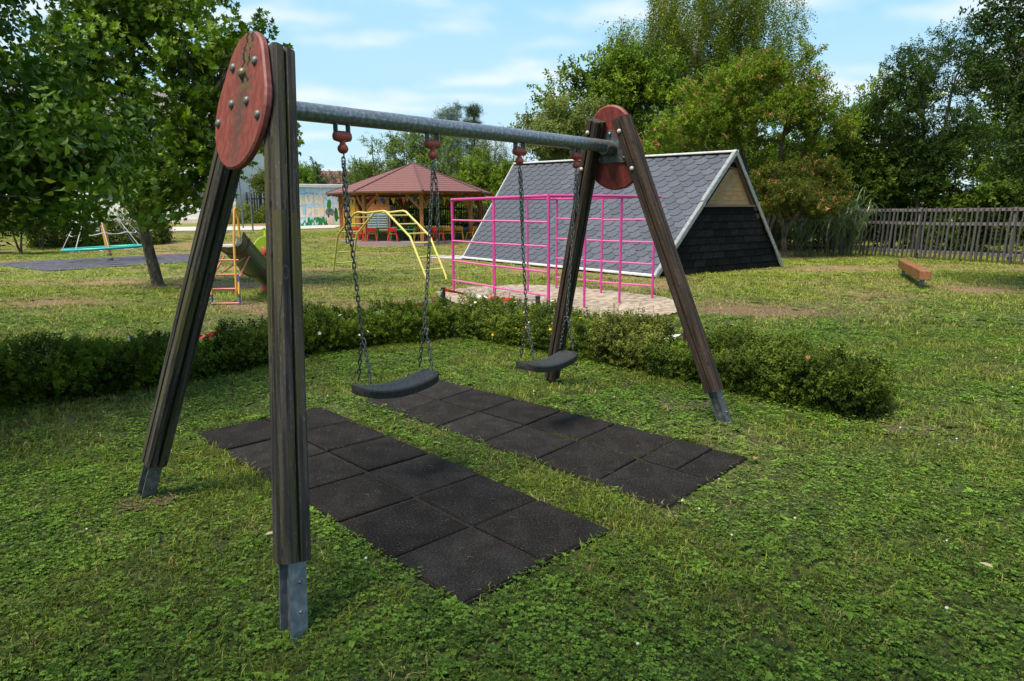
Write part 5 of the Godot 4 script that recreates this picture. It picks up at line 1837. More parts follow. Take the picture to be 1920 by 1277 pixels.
	for i in 3:
		var u: Array = bb[i]
		tree("bright_bush", "bright yellow-green bush " + wb[i], {"base": Vector3(u[0], 0.7, u[2]), "r0": 0.06, "stems": [[[u[0], 0.7, u[2]], [u[0], 2.0, u[2]], [u[0], u[1], u[2]]]], "lobes": [u, [u[0], 1.8, u[2] + 0.2, u[3], 1.2, u[5]]],
			"clumps": 56, "per": 20, "clump": 0.2, "mesh": broad_spray, "scale": 0.8, "mat": lm, "dark": Color(0.06, 0.12, 0.012), "light": Color(0.22, 0.3, 0.03)}, "shrub", "bright bushes right of the pavilion")
	var gb := [[-6.65, 1.75, -44.0, 1.08, 1.0, 0.86], [-4.53, 1.7, -44.0, 1.44, 1.0, 1.15], [-2.69, 1.9, -43.0, 1.41, 1.0, 1.13], [-1.0, 1.7, -42.6, 1.2, 1.0, 1.0]]
	var wg := ["beside the cabin", "seen through the pavilion's middle", "seen through the pavilion's right bay", "behind the dark fence by the hut"]
	for i in 4:
		var u: Array = gb[i]
		tree("garden_bush", "mid-green garden bush " + wg[i], {"base": Vector3(u[0], 0.85, u[2]), "r0": 0.04, "stems": [[[u[0], 0.8, u[2]], [u[0], 1.4, u[2]], [u[0], u[1], u[2]]]], "lobes": [u], "clumps": 40, "per": 20, "clump": 0.2, "mesh": broad_spray, "scale": 0.7, "mat": lm, "dark": Color(0.05, 0.085, 0.012), "light": Color(0.15, 0.2, 0.03)}, "shrub", "bushes behind the pavilion's posts")
	# conifers: tiers of drooping boughs
	for q in [[-4.3, 0.9, -47.0, 8.0, 2.3, Color(0.1, 0.15, 0.14), Color(0.2, 0.27, 0.25), "blue spruce", "silvery blue spruce behind the pavilion, under the crossbar"], [-3.3, 1.2, -62.0, 10.4, 1.8, Color(0.02, 0.045, 0.015), Color(0.05, 0.085, 0.03), "spruce", "slender dark spruce top above the crossbar"]]:
		var lobes := []
		for k in 9:
			var f := k / 9.0
			for j in 6:
				var a: float = j * TAU / 6.0 + k * 0.7
				var r: float = q[4] * (1.0 - f) * 0.55 + 0.12
				lobes.append([q[0] + cos(a) * r, q[1] + 0.8 + (q[3] - 1.0) * f, q[2] + sin(a) * r, r * 0.62 + 0.1, 0.36, r * 0.62 + 0.1])
		tree("blue_spruce" if q[7] == "blue spruce" else "dark_spruce", q[8], {"base": Vector3(q[0], q[1], q[2]), "r0": 0.16, "stems": [[[q[0], q[1], q[2]], [q[0], q[3] * 0.5, q[2]], [q[0], q[3] * 0.95 + q[1], q[2]]]], "lobes": lobes, "clumps": 150, "per": 16, "clump": 0.2, "mesh": needle, "mat": dull, "dark": q[5], "light": q[6], "droop": 0.25, "limbs": false})
	tree("pine_tree", "flat-topped dark pine behind the pavilion, above the crossbar", {"base": Vector3(-4.8, 1.8, -60.0), "r0": 0.2, "stems": [[[-4.8, 1.8, -60], [-4.8, 6.0, -60], [-4.7, 10.0, -60]]], "lobes": [[-4.7, 10.5, -60, 0.7, 0.35, 0.6], [-4.95, 9.8, -60, 0.7, 0.25, 0.6], [-4.4, 9.3, -60, 0.9, 0.3, 0.6], [-4.6, 8.3, -60, 1.0, 0.5, 0.9], [-4.6, 7.0, -60, 1.2, 0.7, 1.2]], "scale": 0.6, "clumps": 90, "per": 18, "clump": 0.13, "mesh": needle, "mat": dull, "dark": Color(0.02, 0.05, 0.015), "light": Color(0.055, 0.1, 0.03)})
	tree("weeping_birch", "distant weeping birch beyond the spruce, left of the hut", {"base": Vector3(-1.2, 1.2, -50.0), "r0": 0.14, "bark": birch_bark, "stems": [[[-1.2, 1.2, -50], [-1.2, 4.0, -50], [-1.1, 7.6, -50]]], "lobes": [[-1.26, 6.7, -50, 1.1, 1.3, 1.0], [-0.28, 5.8, -50, 1.0, 1.2, 0.8], [-2.26, 5.8, -50, 0.8, 1.2, 0.66], [-1.2, 4.4, -50, 1.5, 1.2, 1.0]], "clumps": 110, "per": 14, "strand": 1.5, "clump": 0.28, "mesh": birch_spray, "mat": lm, "dark": Color(0.09, 0.12, 0.04), "light": Color(0.2, 0.24, 0.09), "droop": 0.95, "scale": 0.8})
	var fr := [[-18.35, 4.9, -75.0, 2.6, 1.2, 2.0], [-22.3, 4.7, -78.0, 2.2, 0.9, 1.4], [-15.6, 5.0, -72.0, 1.9, 1.3, 1.4], [-20.6, 5.0, -70.0, 1.2, 1.3, 0.9], [-12.6, 5.3, -74.0, 2.2, 1.5, 1.5], [-25.5, 5.0, -74.0, 2.4, 1.6, 1.5]]
	var wf := ["above the container's roof", "left of the far red roof", "left of the pavilion's roof", "beside the bright maple", "behind the pavilion's left eave", "left, behind the near post"]
	for i in fr.size():
		var u: Array = fr[i]
		tree("distant_tree", "small far-off tree " + wf[i], {"base": Vector3(u[0], 2.2, u[2]), "r0": 0.15, "stems": [[[u[0], 2.0, u[2]], [u[0], 3.5, u[2]], [u[0], u[1], u[2]]]], "lobes": [u, [u[0], 3.0, u[2], u[3], 1.3, u[5]]], "clumps": 40, "per": 16, "clump": 0.4, "mesh": broad_spray, "scale": 1.2, "mat": lm, "dark": Color(0.05, 0.09, 0.03), "light": Color(0.12, 0.17, 0.06)}, "tree", "far trees on the horizon")
	tree("bright_maple", "bright green young maple right of the near swing post", {"base": Vector3(-14.6, 1.1, -46.0), "r0": 0.09, "stems": [[[-14.6, 1.1, -46], [-14.6, 2.4, -46], [-14.6, 3.8, -46]]], "lobes": [[-14.6, 4.1, -46, 0.9, 0.75, 0.7], [-15.2, 3.4, -46, 0.9, 0.75, 0.7], [-14.0, 3.7, -46, 0.45, 0.5, 0.4]], "clumps": 50, "per": 20, "clump": 0.2, "mesh": broad_spray, "scale": 0.7, "mat": lm, "dark": Color(0.08, 0.16, 0.012), "light": Color(0.22, 0.34, 0.03)})
	# left background shrubs
	hedge("flowering_hedge", "rounded broom hedge with yellow specks behind the rope carousel", [[-22.8, -31.0], [-20.5, -31.2], [-16.9, -31.9]], 1.6, 1.25, 520, pale_spray, lm, Color(0.03, 0.055, 0.01), Color(0.11, 0.16, 0.025), "hedges along the back path", [0.01, yellow, yellow, 1.0])
	hedge("clipped_hedge", "bright hedge behind the grey lamp posts at the back", [[-19.2, -43.0], [-16.6, -43.4], [-13.9, -43.8]], 1.2, 1.75, 520, pale_spray, lm, Color(0.07, 0.1, 0.015), Color(0.2, 0.24, 0.04), "hedges along the back path", [0.02, yellow, Color(0.5, 0.2, 0.02), 0.6])
	for q in [[-20.3, -27.2, 1.5, "small bushy tree with thin stems at the far left", 0.8], [-22.5, -27.5, 1.0, "brown-tinged shrub at the far left edge", 0.7], [-21.8, -30.6, 1.9, "taller shrub at the left edge behind the thin-stemmed one", 1.1], [-15.7, -43.2, 2.6, "loose green shrub behind the slide's handrail", 0.9]]:
		var y := land(q[0], q[1])
		tree("back_shrub", q[3], {"base": Vector3(q[0], y, q[1]), "r0": 0.05, "stems": [[[q[0], y, q[1]], [q[0] + 0.1, y + 0.7, q[1]], [q[0] + 0.3, y + q[2], q[1]]], [[q[0], y, q[1]], [q[0] - 0.2, y + 0.7, q[1]], [q[0] - 0.3, y + q[2], q[1]]]],
			"lobes": [[q[0], y + q[2], q[1], q[4], q[4] * 0.8, q[4]]], "clumps": 42, "per": 18, "clump": 0.18, "mesh": pale_spray, "mat": lm, "dark": Color(0.04, 0.07, 0.012), "light": Color(0.14, 0.18, 0.03)}, "shrub", "shrubs at the far left")


func sky_image() -> ImageTexture:
	var w := 1024
	var h := 512
	var im := Image.create_empty(w, h, false, Image.FORMAT_RGBF)
	var n := FastNoiseLite.new()
	n.seed = 11
	n.frequency = 1.0
	n.fractal_octaves = 5
	var stops := [[0.0, Color(0.66, 0.86, 0.96)], [0.12, Color(0.5, 0.79, 0.97)], [0.3, Color(0.3, 0.66, 0.96)], [0.6, Color(0.2, 0.5, 0.88)], [1.0, Color(0.15, 0.38, 0.75)]]
	for j in h:
		var el := PI / 2 - PI * (j + 0.5) / h
		var s := sin(el)
		for i in w:
			if s < -0.02:
				im.set_pixel(i, j, Color(0.1, 0.12, 0.06))
				continue
			var az := TAU * (i + 0.5) / w
			var k: Color = stops[4][1]
			for q in 4:
				if s <= stops[q + 1][0]:
					k = stops[q][1].lerp(stops[q + 1][1], clampf((s - stops[q][0]) / (stops[q + 1][0] - stops[q][0]), 0, 1))
					break
			# thin streaks of high cloud on a plane overhead
			var d := Vector2(sin(az), cos(az)) * cos(el) / (maxf(s, 0.0) + 0.16)
			var wisp := n.get_noise_2d(d.x * 0.55 + 4.0, d.y * 1.7) * 0.6 + n.get_noise_2d(d.x * 1.6 + 40.0, d.y * 4.5 + 3.0) * 0.5
			var veil := n.get_noise_2d(d.x * 0.35 + 90.0, d.y * 0.6) * 0.5 + 0.35
			var c := clampf(wisp * 2.5 + 0.06, 0.0, 1.0) * 0.85 + clampf(veil, 0.0, 0.6) * 0.3
			k = k.lerp(Color(0.88, 0.95, 1.0), clampf(c, 0.0, 0.8))
			im.set_pixel(i, j, k)
	return ImageTexture.create_from_image(im)


func _ready() -> void:
	rng.seed = 20240607
	patch_noise.seed = 3
	patch_noise.frequency = 0.28
	patch_noise.fractal_octaves = 3
	band_noise.seed = 8
	band_noise.frequency = 0.22
	band_noise.fractal_octaves = 3
	fine_noise.seed = 15
	fine_noise.frequency = 0.9
	fine_noise.fractal_octaves = 3

	# camera, sky, sun, exposure
	var cam := Camera3D.new()
	cam.name = "camera"
	cam.position = Vector3(0, 1.5908, 0)
	cam.rotation = Vector3(-0.1959, 0, -0.0081)
	cam.fov = 55.2
	cam.near = 0.05
	cam.far = 600.0
	add_child(cam)
	cam.current = true
	var env := Environment.new()
	env.background_mode = Environment.BG_SKY
	var sm := PanoramaSkyMaterial.new()
	sm.panorama = sky_image()
	env.sky = Sky.new()
	env.sky.sky_material = sm
	env.background_energy_multiplier = 0.235
	env.tonemap_mode = Environment.TONE_MAPPER_LINEAR
	env.tonemap_exposure = 4.65
	env.sdfgi_enabled = true
	env.ssao_enabled = true
	env.ssil_enabled = true
	var we := WorldEnvironment.new()
	we.name = "world"
	we.environment = env
	add_child(we)
	var sun := DirectionalLight3D.new()
	sun.name = "sun"
	sun.light_energy = 0.5
	sun.light_color = Color(1.0, 0.96, 0.88)
	sun.light_angular_distance = 26.0
	sun.shadow_enabled = true
	add_child(sun)
	sun.look_at_from_position(Vector3(-4.5, 12, 1.5), Vector3(0, 0, -3))

	# materials
	m.bark = mottled([[0.2, 0.035, 0.026, 0.018], [0.5, 0.075, 0.06, 0.042], [0.8, 0.13, 0.11, 0.085]], 1.2, 0.9, 0.03, 3.0, 0.07, 4, 0.0, Vector3(1, 0.35, 1))
	m.birch_bark = mottled([[0.25, 0.06, 0.055, 0.05], [0.4, 0.55, 0.53, 0.48], [0.8, 0.7, 0.68, 0.62]], 0.8, 0.8, 0.03, 0.0, 0.07, 5, 0.0, Vector3(0.5, 2, 0.5))
	m.twig = plain(0.06, 0.045, 0.03, 0.9)
	m.petal = leaf_mat(0.7, Color(0.4, 0.4, 0.4), 0.2)
	m.post = StandardMaterial3D.new()
	m.post.albedo_texture = wood_image(Color(0.006, 0.005, 0.0042), Color(0.058, 0.048, 0.037), Color(0.05, 0.048, 0.007), 0.5, 3)
	m.post.roughness = 0.82
	m.post.heightmap_enabled = true
	m.post.heightmap_texture = m.post.albedo_texture
	m.post.heightmap_scale = 0.5
	m.post_brown = StandardMaterial3D.new()
	m.post_brown.albedo_texture = wood_image(Color(0.012, 0.007, 0.0045), Color(0.06, 0.036, 0.023), Color(0.04, 0.027, 0.014), 0.3, 9)
	m.post_brown.roughness = 0.8
	m.post_brown.heightmap_enabled = true
	m.post_brown.heightmap_texture = m.post_brown.albedo_texture
	m.post_brown.heightmap_scale = 0.5
	m.red_plate = StandardMaterial3D.new()
	m.red_plate.albedo_texture = plate_image()
	m.red_plate.roughness = 0.6
	m.red_plate.heightmap_enabled = true
	m.red_plate.heightmap_texture = m.red_plate.albedo_texture
	m.red_plate.heightmap_scale = 0.3
	m.red_paint = mottled([[0.2, 0.13, 0.022, 0.018], [0.6, 0.2, 0.036, 0.03], [0.85, 0.24, 0.06, 0.045]], 3.0, 0.55, 0.03, 0.1, 0.06, 33, 0.0, Vector3(1, 0.4, 1))
	m.galvanised = mottled([[0.2, 0.13, 0.15, 0.165], [0.55, 0.2, 0.22, 0.24], [0.8, 0.33, 0.34, 0.35]], 3.0, 0.42, 0.05, 0.05, 0.1, 6, 0.55)
	m.galvanised.roughness_texture = noise_tex([[0.2, 0.4, 0.4, 0.4], [0.8, 0.9, 0.9, 0.9]], 0.05, 4, 61)
	m.zinc = mottled([[0.2, 0.11, 0.125, 0.14], [0.6, 0.17, 0.19, 0.21], [0.8, 0.25, 0.27, 0.285]], 2.5, 0.45, 0.03, 0.05, 0.08, 7, 0.6)
	m.bolt_grey = mottled([[0.2, 0.07, 0.075, 0.07], [0.8, 0.2, 0.2, 0.19]], 20.0, 0.45, 0.03, 0.0, 0.08, 8, 0.2)
	m.bolt_gold = mottled([[0.2, 0.08, 0.07, 0.035], [0.8, 0.2, 0.17, 0.09]], 20.0, 0.4, 0.03, 0.0, 0.08, 9, 0.2)
	m.bolt_pale = plain(0.42, 0.4, 0.35, 0.5)
	m.strap = plain(0.2, 0.22, 0.25, 0.4, 0.7)
	m.chain = plain(0.16, 0.16, 0.155, 0.36, 0.85)
	m.red_plastic = mottled([[0.2, 0.3, 0.05, 0.035], [0.8, 0.42, 0.1, 0.075]], 10.0, 0.55, 0.03)
	m.seat_rubber = mottled([[0.2, 0.027, 0.026, 0.025], [0.8, 0.048, 0.0465, 0.045]], 6.0, 0.5, 0.03, 0.05, 0.2, 12)
	m.seat_rubber.metallic_specular = 0.3
	m.tiles = []
	for i in 4:
		var g := 0.85 + 0.13 * i
		var k := mottled([[0.2, 0.015 * g, 0.0136 * g, 0.013 * g], [0.5, 0.026 * g, 0.0236 * g, 0.0228 * g], [0.7, 0.036 * g, 0.0328 * g, 0.0315 * g], [0.8, 0.036 * g, 0.034 * g, 0.034 * g], [0.88, 0.15, 0.14, 0.13]], 2.3 + i * 0.13, 0.92, 0.11, 0.35, 0.3, 40 + i)
		k.detail_enabled = true
		k.detail_blend_mode = BaseMaterial3D.BLEND_MODE_MUL
		k.detail_albedo = noise_tex([[0.25, 0.72, 0.7, 0.68], [0.5, 0.85, 0.84, 0.83], [0.8, 1, 1, 1]], 0.007, 4, 140 + i)
		k.metallic_specular = 0.18
		k.uv1_offset = Vector3(i * 0.37, i * 0.21, i * 0.53)
		m.tiles.append(k)
	m.far_tiles = []
	for i in 3:
		m.far_tiles.append(mottled([[0.2, 0.035, 0.033, 0.045], [0.8, 0.075, 0.07, 0.09]], 0.8, 0.9, 0.02, 0.0, 0.1, 50 + i))
	m.pink = mottled([[0.15, 0.38, 0.03, 0.17], [0.5, 0.52, 0.035, 0.24], [0.75, 0.6, 0.07, 0.3], [0.9, 0.62, 0.2, 0.36]], 3.0, 0.4, 0.05)
	m.pink_worn = mottled([[0.2, 0.52, 0.05, 0.25], [0.6, 0.62, 0.12, 0.32], [0.85, 0.6, 0.32, 0.36]], 7.0, 0.45, 0.04)
	m.yellow = mottled([[0.2, 0.5, 0.42, 0.09], [0.8, 0.66, 0.56, 0.16]], 4.0, 0.45, 0.03)
	m.blue = plain(0.03, 0.09, 0.3, 0.4)
	m.orange_tube = mottled([[0.2, 0.5, 0.24, 0.03], [0.8, 0.66, 0.34, 0.07]], 5.0, 0.4, 0.03)
	m.red_tube = mottled([[0.2, 0.42, 0.1, 0.08], [0.8, 0.55, 0.2, 0.16]], 6.0, 0.45, 0.03)
	m.red_dark = plain(0.16, 0.03, 0.035, 0.5)
	m.slide_green = mottled([[0.2, 0.05, 0.075, 0.055], [0.8, 0.09, 0.12, 0.09]], 2.0, 0.28, 0.03)
	m.slide_green.cull_mode = BaseMaterial3D.CULL_DISABLED
	m.cream_plastic = mottled([[0.2, 0.6, 0.52, 0.5], [0.8, 0.72, 0.66, 0.64]], 3.0, 0.4, 0.03)
	m.turquoise = plain(0.02, 0.33, 0.29, 0.4)
	m.rope = mottled([[0.2, 0.35, 0.34, 0.32], [0.8, 0.6, 0.58, 0.55]], 12.0, 0.8, 0.05)
	m.lime = plain(0.34, 0.5, 0.02, 0.4)
	m.orange_plastic = plain(0.72, 0.2, 0.05, 0.4)
	m.beam_wood = mottled([[0.2, 0.13, 0.045, 0.016], [0.5, 0.22, 0.085, 0.03], [0.8, 0.32, 0.14, 0.055]], 1.6, 0.5, 0.03, 0.3, 0.06, 13, 0.0, Vector3(0.25, 2.2, 2.2))
	m.felt = mottled([[0.2, 0.01, 0.01, 0.011], [0.8, 0.025, 0.025, 0.027]], 2.0, 0.9, 0.03)
	m.slates = []
	for i in 4:
		var b := 0.85 + i * 0.1
		m.slates.append(mottled([[0.15, 0.036 * b, 0.042 * b, 0.058 * b], [0.5, 0.06 * b, 0.069 * b, 0.092 * b], [0.85, 0.092 * b, 0.101 * b, 0.125 * b]], 2.0 + i * 0.2, 0.75, 0.03, 0.25, 0.2, 70 + i))
	m.tars = []
	for i in 3:
		var b := 0.8 + i * 0.2
		var tar := mottled([[0.2, 0.008 * b, 0.0085 * b, 0.009 * b], [0.8, 0.02 * b, 0.021 * b, 0.023 * b]], 2.4, 0.85, 0.03, 0.2, 0.2, 80 + i)
		tar.metallic_specular = 0.12
		m.tars.append(tar)
	m.ply = mottled([[0.2, 0.25, 0.155, 0.07], [0.5, 0.31, 0.2, 0.095], [0.8, 0.36, 0.245, 0.125]], 1.2, 0.75, 0.03, 0.0, 0.06, 14, 0.0, Vector3(0.4, 1.6, 0.4))
	m.old_board = mottled([[0.2, 0.06, 0.035, 0.025], [0.8, 0.22, 0.16, 0.13]], 3.0, 0.8, 0.04)
	m.trim = mottled([[0.2, 0.19, 0.2, 0.21], [0.8, 0.34, 0.35, 0.35]], 1.2, 0.5, 0.03, 0.0, 0.1, 15, 0.3)
	m.white_trim = mottled([[0.2, 0.5, 0.5, 0.5], [0.8, 0.72, 0.72, 0.72]], 1.2, 0.5, 0.03)
	m.timber = mottled([[0.2, 0.24, 0.08, 0.018], [0.5, 0.38, 0.14, 0.034], [0.8, 0.48, 0.2, 0.055]], 1.3, 0.6, 0.03, 0.2, 0.06, 16, 0.0, Vector3(2, 0.3, 2))
	m.timber_dark = mottled([[0.2, 0.06, 0.022, 0.01], [0.8, 0.13, 0.05, 0.02]], 1.3, 0.6, 0.03)
	m.cabin_wood = mottled([[0.2, 0.36, 0.12, 0.022], [0.5, 0.48, 0.17, 0.035], [0.8, 0.56, 0.23, 0.055]], 1.2, 0.6, 0.03, 0.1, 0.06, 17, 0.0, Vector3(0.3, 3, 0.3))
	m.yellow_door = plain(0.6, 0.33, 0.03, 0.5)
	m.red_roof = mottled([[0.15, 0.11, 0.04, 0.038], [0.5, 0.16, 0.064, 0.06], [0.85, 0.21, 0.098, 0.092]], 1.1, 0.85, 0.05, 0.5, 0.08, 18, 0.0, Vector3(1, 3, 1))
	m.red_roof_dark = plain(0.09, 0.035, 0.035, 0.8)
	m.paver = mottled([[0.2, 0.2, 0.15, 0.15], [0.8, 0.32, 0.26, 0.25]], 1.5, 0.85, 0.04)
	m.pennants = [plain(0.5, 0.02, 0.03), plain(0.03, 0.08, 0.42), plain(0.6, 0.38, 0.02), plain(0.55, 0.08, 0.02), plain(0.02, 0.1, 0.3)]
	m.table_green = plain(0.07, 0.45, 0.11, 0.3)
	m.table_maroon = plain(0.32, 0.04, 0.1, 0.3)
	m.table_blue = plain(0.08, 0.2, 0.55, 0.3)
	m.table_rose = plain(0.5, 0.22, 0.24, 0.4)
	m.leg_green = plain(0.1, 0.4, 0.05, 0.4)
	m.leg_maroon = plain(0.03, 0.12, 0.04, 0.4)
	m.leg_blue = plain(0.04, 0.12, 0.36, 0.4)
	m.leg_rose = plain(0.06, 0.06, 0.07, 0.4)
	m.chair_red = plain(0.52, 0.025, 0.03, 0.38)
	m.chair_orange = plain(0.52, 0.22, 0.03, 0.4)
	m.chair_dark = plain(0.02, 0.07, 0.03, 0.4)
	m.white_wall = mottled([[0.2, 0.62, 0.6, 0.57], [0.8, 0.75, 0.73, 0.7]], 0.4, 0.9, 0.03)
	m.pink_wall = mottled([[0.2, 0.55, 0.42, 0.36], [0.8, 0.66, 0.54, 0.47]], 0.4, 0.9, 0.03)
	m.glass_dark = plain(0.06, 0.07, 0.08, 0.08)
	m.slate_far = plain(0.12, 0.11, 0.11, 0.8)
	m.cabinet = plain(0.2, 0.27, 0.33, 0.5)
	m.cabinet_light = plain(0.4, 0.47, 0.52, 0.5)
	m.reed_stem = plain(0.06, 0.08, 0.03, 0.7)
	m.reeds = []
	m.leaves = []
	for i in 5:
		var k := leaf_mat(0.4, Color(0.5, 0.55, 0.2), 0.6)
		k.vertex_color_use_as_albedo = false
		k.albedo_color = lin(0.06 + i * 0.014, 0.115 + i * 0.022, 0.012 + i * 0.003)
		m.leaves.append(k)
	for i in 3:
		var k := leaf_mat(0.4, Color(0.4, 0.45, 0.3), 0.6)
		k.vertex_color_use_as_albedo = false
		k.albedo_color = lin(0.035 + i * 0.02, 0.075 + i * 0.03, 0.025 + i * 0.018)
		m.reeds.append(k)
	m.tape_red = plain(0.6, 0.03, 0.03, 0.35)
	m.tape_white = plain(0.75, 0.74, 0.72, 0.35)
	m.black_post = plain(0.012, 0.012, 0.013, 0.6)
	m.sand = mottled([[0.2, 0.2, 0.15, 0.105], [0.5, 0.31, 0.245, 0.185], [0.8, 0.4, 0.325, 0.25]], 0.8, 0.95, 0.02, 1.2, 0.12, 19)
	m.path = mottled([[0.2, 0.34, 0.32, 0.31], [0.8, 0.48, 0.46, 0.44]], 0.6, 0.9, 0.04, 0.3, 0.2, 20)
	m.soil = mottled([[0.2, 0.05, 0.03, 0.018], [0.8, 0.13, 0.085, 0.055]], 1.5, 0.95, 0.05, 2.0, 0.08, 23)
	m.joint_soil = mottled([[0.2, 0.003, 0.0025, 0.002], [0.55, 0.01, 0.006, 0.004], [0.75, 0.035, 0.018, 0.009], [0.92, 0.035, 0.045, 0.01]], 4.0, 0.95, 0.05)
	m.pickets = []
	for i in 4:
		var b := 0.2 + i * 0.075
		m.pickets.append(mottled([[0.2, 0.085 * b, 0.078 * b, 0.078 * b], [0.5, 0.165 * b, 0.155 * b, 0.155 * b], [0.8, 0.25 * b, 0.24 * b, 0.245 * b]], 2.0 + i * 0.3, 0.85, 0.04, 0.4, 0.1, 90 + i, 0.0, Vector3(2, 0.4, 2)))
	m.dark_pickets = [plain(0.035, 0.03, 0.024, 0.85), plain(0.055, 0.045, 0.035, 0.85)]
	m.rail_wood = mottled([[0.2, 0.08, 0.072, 0.07], [0.8, 0.2, 0.185, 0.18]], 2.0, 0.85, 0.04)

	# ground
	build_ground()
	var sand := PackedVector2Array()
	for q in [[-1.5, -12.9], [-0.9, -13.6], [0.2, -14.1], [1.0, -13.9], [1.6, -13.2], [2.3, -12.4], [2.85, -11.6], [2.95, -10.8], [2.75, -10.2], [2.3, -9.75], [1.7, -9.45], [0.9, -9.35], [0.2, -9.6], [-0.5, -10.5], [-1.1, -11.6]]:
		sand.append(Vector2(q[0] + rnd(-0.05, 0.05), q[1] + rnd(-0.05, 0.05)))
	sheet("sand_pit", sand, 0.02, m.sand, "pale trampled sand under the pink frame", 0.05)
	var path := PackedVector2Array([Vector2(-26, -38.2), Vector2(-14.0, -38.8), Vector2(-10.6, -39.6), Vector2(-10.4, -41.6), Vector2(-15, -41.2), Vector2(-26, -41.0)])
	sheet("pavement", path, 0.03, m.path, "pale paved path along the back of the lawn")
	sheet("side_path", PackedVector2Array([Vector2(-1.7, -22.2), Vector2(-2.9, -22.9), Vector2(-2.7, -24.5), Vector2(-1.0, -24.0)]), 0.02, m.path, "pale paved corner beside the hut")
	for q in [[-2.05, -3.42, 0.13], [1.42, -5.2, 0.2], [2.85, -4.5, 0.16], [-7.75, -14.35, 0.45]]:
		var poly := PackedVector2Array()
		for k in 40:
			var r: float = q[2] * (0.85 + 0.5 * fine_noise.get_noise_2d(cos(TAU * k / 40) * 1.3 + q[0], sin(TAU * k / 40) * 1.3 + q[1])) * rnd(0.85, 1.1)
			poly.append(Vector2(q[0] + cos(TAU * k / 40) * r * 1.5, q[1] + sin(TAU * k / 40) * r))
		sheet("bare_soil", poly, 0.016, m.soil, "bare brown soil showing through the lawn")
	var lane1 := [Vector3(-2.31, -0.004, -4.53), Vector3(-1.57, -0.004, -5.17), Vector3(0.49, -0.004, -3.03), Vector3(-0.21, -0.004, -2.40)]
	var lane2 := [Vector3(-1.26, -0.004, -5.32), Vector3(-0.71, -0.004, -6.05), Vector3(1.52, -0.004, -3.98), Vector3(0.83, -0.004, -3.26)]
	var keep: Array = []
	for lane in [lane1, lane2]:
		var mid: Vector3 = (lane[0] + lane[2]) * 0.5
		var p := PackedVector2Array()
		for q in lane: p.append(Vector2(q.x, q.z) - (Vector2(q.x, q.z) - Vector2(mid.x, mid.z)).normalized() * -0.012)
		keep.append(p)
	keep.append(sand)
	var far_mat := [Vector3(-17.6, 0.0, -21.9), Vector3(-12.9, 0.0, -26.6), Vector3(-9.9, 0.0, -23.0), Vector3(-13.3, 0.0, -18.7)]
	var fm := PackedVector2Array()
	for q in far_mat: fm.append(Vector2(q.x, q.z))
	keep.append(fm)
	keep.append(path)
	build_grass(keep)

	# large structures
	build_house()
	build_pavilion()
	build_back()
	rng.seed = 5
	fence("picket_fence", "grey weathered fence of rough round sticks at the right", Vector3(11.55, 0, -23.15), Vector3(16.6, 0, -14.4), 1.6, 0.143, 0.033, [0.24, 1.12, 1.52], m.pickets, m.rail_wood, "stick fences at the lawn's edge")
	fence("picket_fence", "shaded stretch of stick fence behind the reed grass", Vector3(8.2, 0, -28.6), Vector3(11.5, 0, -23.2), 1.5, 0.16, 0.031, [0.3, 1.2], m.dark_pickets, m.rail_wood, "stick fences at the lawn's edge")
	fence("dark_fence", "dark picket fence behind the pavilion", Vector3(-7.0, 0.55, -38.4), Vector3(3.5, 0.55, -38.0), 1.45, 0.13, 0.03, [0.3, 1.2], m.dark_pickets, m.dark_pickets[0], "")
	fence("brown_fence", "reddish brown fence behind the back hedge", Vector3(-20.5, 1.1, -46.5), Vector3(-14.6, 1.1, -46.9), 1.9, 0.16, 0.06, [0.4, 1.5], [m.old_board], m.old_board, "")
	build_plants()
	reeds()

	# play things
	build_climbing_frame()
	build_arch_climber()
	build_slide()
	build_spinner()
	build_tunnel()
	build_bench()
	build_swing_frame()
	mat_grid("rubber_mat", "near lane of black rubber safety tiles under the first swing", lane1, 2, 6, 0.034, m.tiles, 0.017, "black rubber lanes under the swings")
	mat_grid("rubber_mat", "far lane of black rubber safety tiles with a cracked end tile", lane2, 2, 6, 0.034, m.tiles, 0.017, "black rubber lanes under the swings", Vector2i(1, 5))
	mat_grid("rubber_mat", "large dark purple-grey mat under the rope carousel", far_mat, 9, 6, 0.03, m.far_tiles, 0.012, "")
	build_swing("near swing with black rubber seat and doubled chains", 0.868, 1.452, 1.137, 0.665, [[-0.012, 0.43], [0.016, 0.44]])
	build_swing("far swing with black rubber seat hanging a little lower", 2.17, 2.753, 2.45, 0.575, [[0.014, 0.42], [0.008, 0.3]])

	var straw := Shape.new()
	straw.tube(PackedVector3Array([Vector3(-0.02, 0.0, 0), Vector3(0, 0.004, 0.003), Vector3(0.022, 0.001, 0)]), PackedFloat32Array([0.0009]), 3, false)
	leaf_shape(straw, Vector3(0.03, 0.002, 0.02), Vector3(1, 0, 0.4), Vector3.UP, 0.007, 0.004)
	var la := []
	var lt := []
	for i in 220:
		var q: Array = lane1 if i % 2 else lane2
		var u := rng.randf()
		var p: Vector3 = q[0].lerp(q[1], u).lerp(q[3].lerp(q[2], u), rng.randf())
		la.append(Transform3D(Basis(Vector3.UP, rnd(0, TAU)).scaled(Vector3.ONE * rnd(0.2, 0.8)), p + Vector3(0, 0.034, 0)))
		lt.append(Color(0.24, 0.21, 0.14).lerp(Color(0.12, 0.12, 0.05), rng.randf()))
	tag(many("grass_litter", self, straw.mesh(), leaf_mat(0.8), la, lt), "dry grass clippings and crumbs lying on the rubber tiles", "litter", "", "stuff")

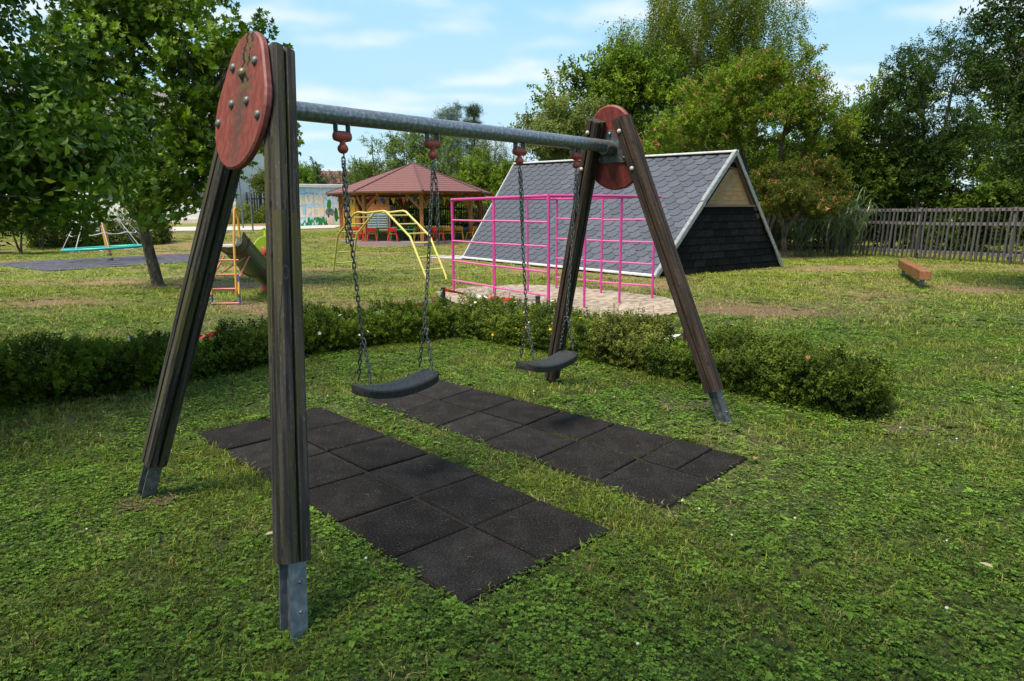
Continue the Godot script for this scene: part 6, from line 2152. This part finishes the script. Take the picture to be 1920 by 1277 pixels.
	# tape round the sand
	for q in [[-1.16, -11.0, 0.32, "black tape stake left of the pink frame"], [0.4, -9.9, 0.3, "black tape stake at the front of the sand"], [1.93, -7.05, 0.34, "black tape stake behind the far right swing leg"]]:
		var st := thing("tape_stake", q[3], "stake", Vector3(q[0], 0, q[1]), 0.0, "black stakes of the barrier tape")
		var s := Shape.new()
		s.box(Vector3(0, q[2] * 0.5, 0), Vector3(0.07, q[2], 0.07), 0.006)
		obj("shaft", s, m.black_post, st)
		s = Shape.new()
		s.box(Vector3(0, q[2] + 0.01, 0), Vector3(0.078, 0.02, 0.078), 0.006)
		obj("cap", s, m.black_post, st)
	tape("barrier_tape", "red and white tape sagging behind the left hedge up to the sand", [[-4.2, 0.27, -7.0], [-3.75, 0.24, -7.2], [-3.38, 0.26, -7.55], [-2.9, 0.24, -7.95], [-1.3, 0.25, -9.7], [-1.16, 0.3, -11.0], [0.4, 0.25, -9.9]])
	tape("barrier_tape", "short pinkish end of tape at the right stake", [[1.5, 0.24, -7.1], [1.93, 0.26, -7.05], [1.82, 0.1, -6.75], [1.6, 0.04, -6.7]])

	# fallen leaves and twigs
	for q in [[0.02, -1.62, 0.6, "pale dry leaf in front of the near lane"], [0.98, -1.75, 0.2, "orange brown leaf on the clover at lower right"], [1.55, -3.92, 0.1, "tan leaf at the far lane's corner"], [-1.22, -2.95, 0.5, "pale leaf left of the near steel foot"], [1.85, -2.05, 0.2, "thin brown leaf in the clover at right"], [2.1, -2.6, 0.5, "small cream leaf near the right edge"]]:
		var s := Shape.new()
		leaf_shape(s, Vector3(0, 0.0, 0), Vector3(0.3, 0.15, 1), Vector3.UP, 0.055, 0.03, 1, 0.1)
		var mt := leaf_mat(0.7)
		mt.vertex_color_use_as_albedo = false
		mt.albedo_color = lin(0.3 + q[2] * 0.25, 0.12 + q[2] * 0.42, 0.05 + q[2] * 0.35)
		tag(obj("fallen_leaf", s, mt, self, Transform3D(Basis(Vector3.UP, rnd(0, 6)), Vector3(q[0], 0.045, q[1]))), q[3], "leaf", "fallen leaves on the lawn")
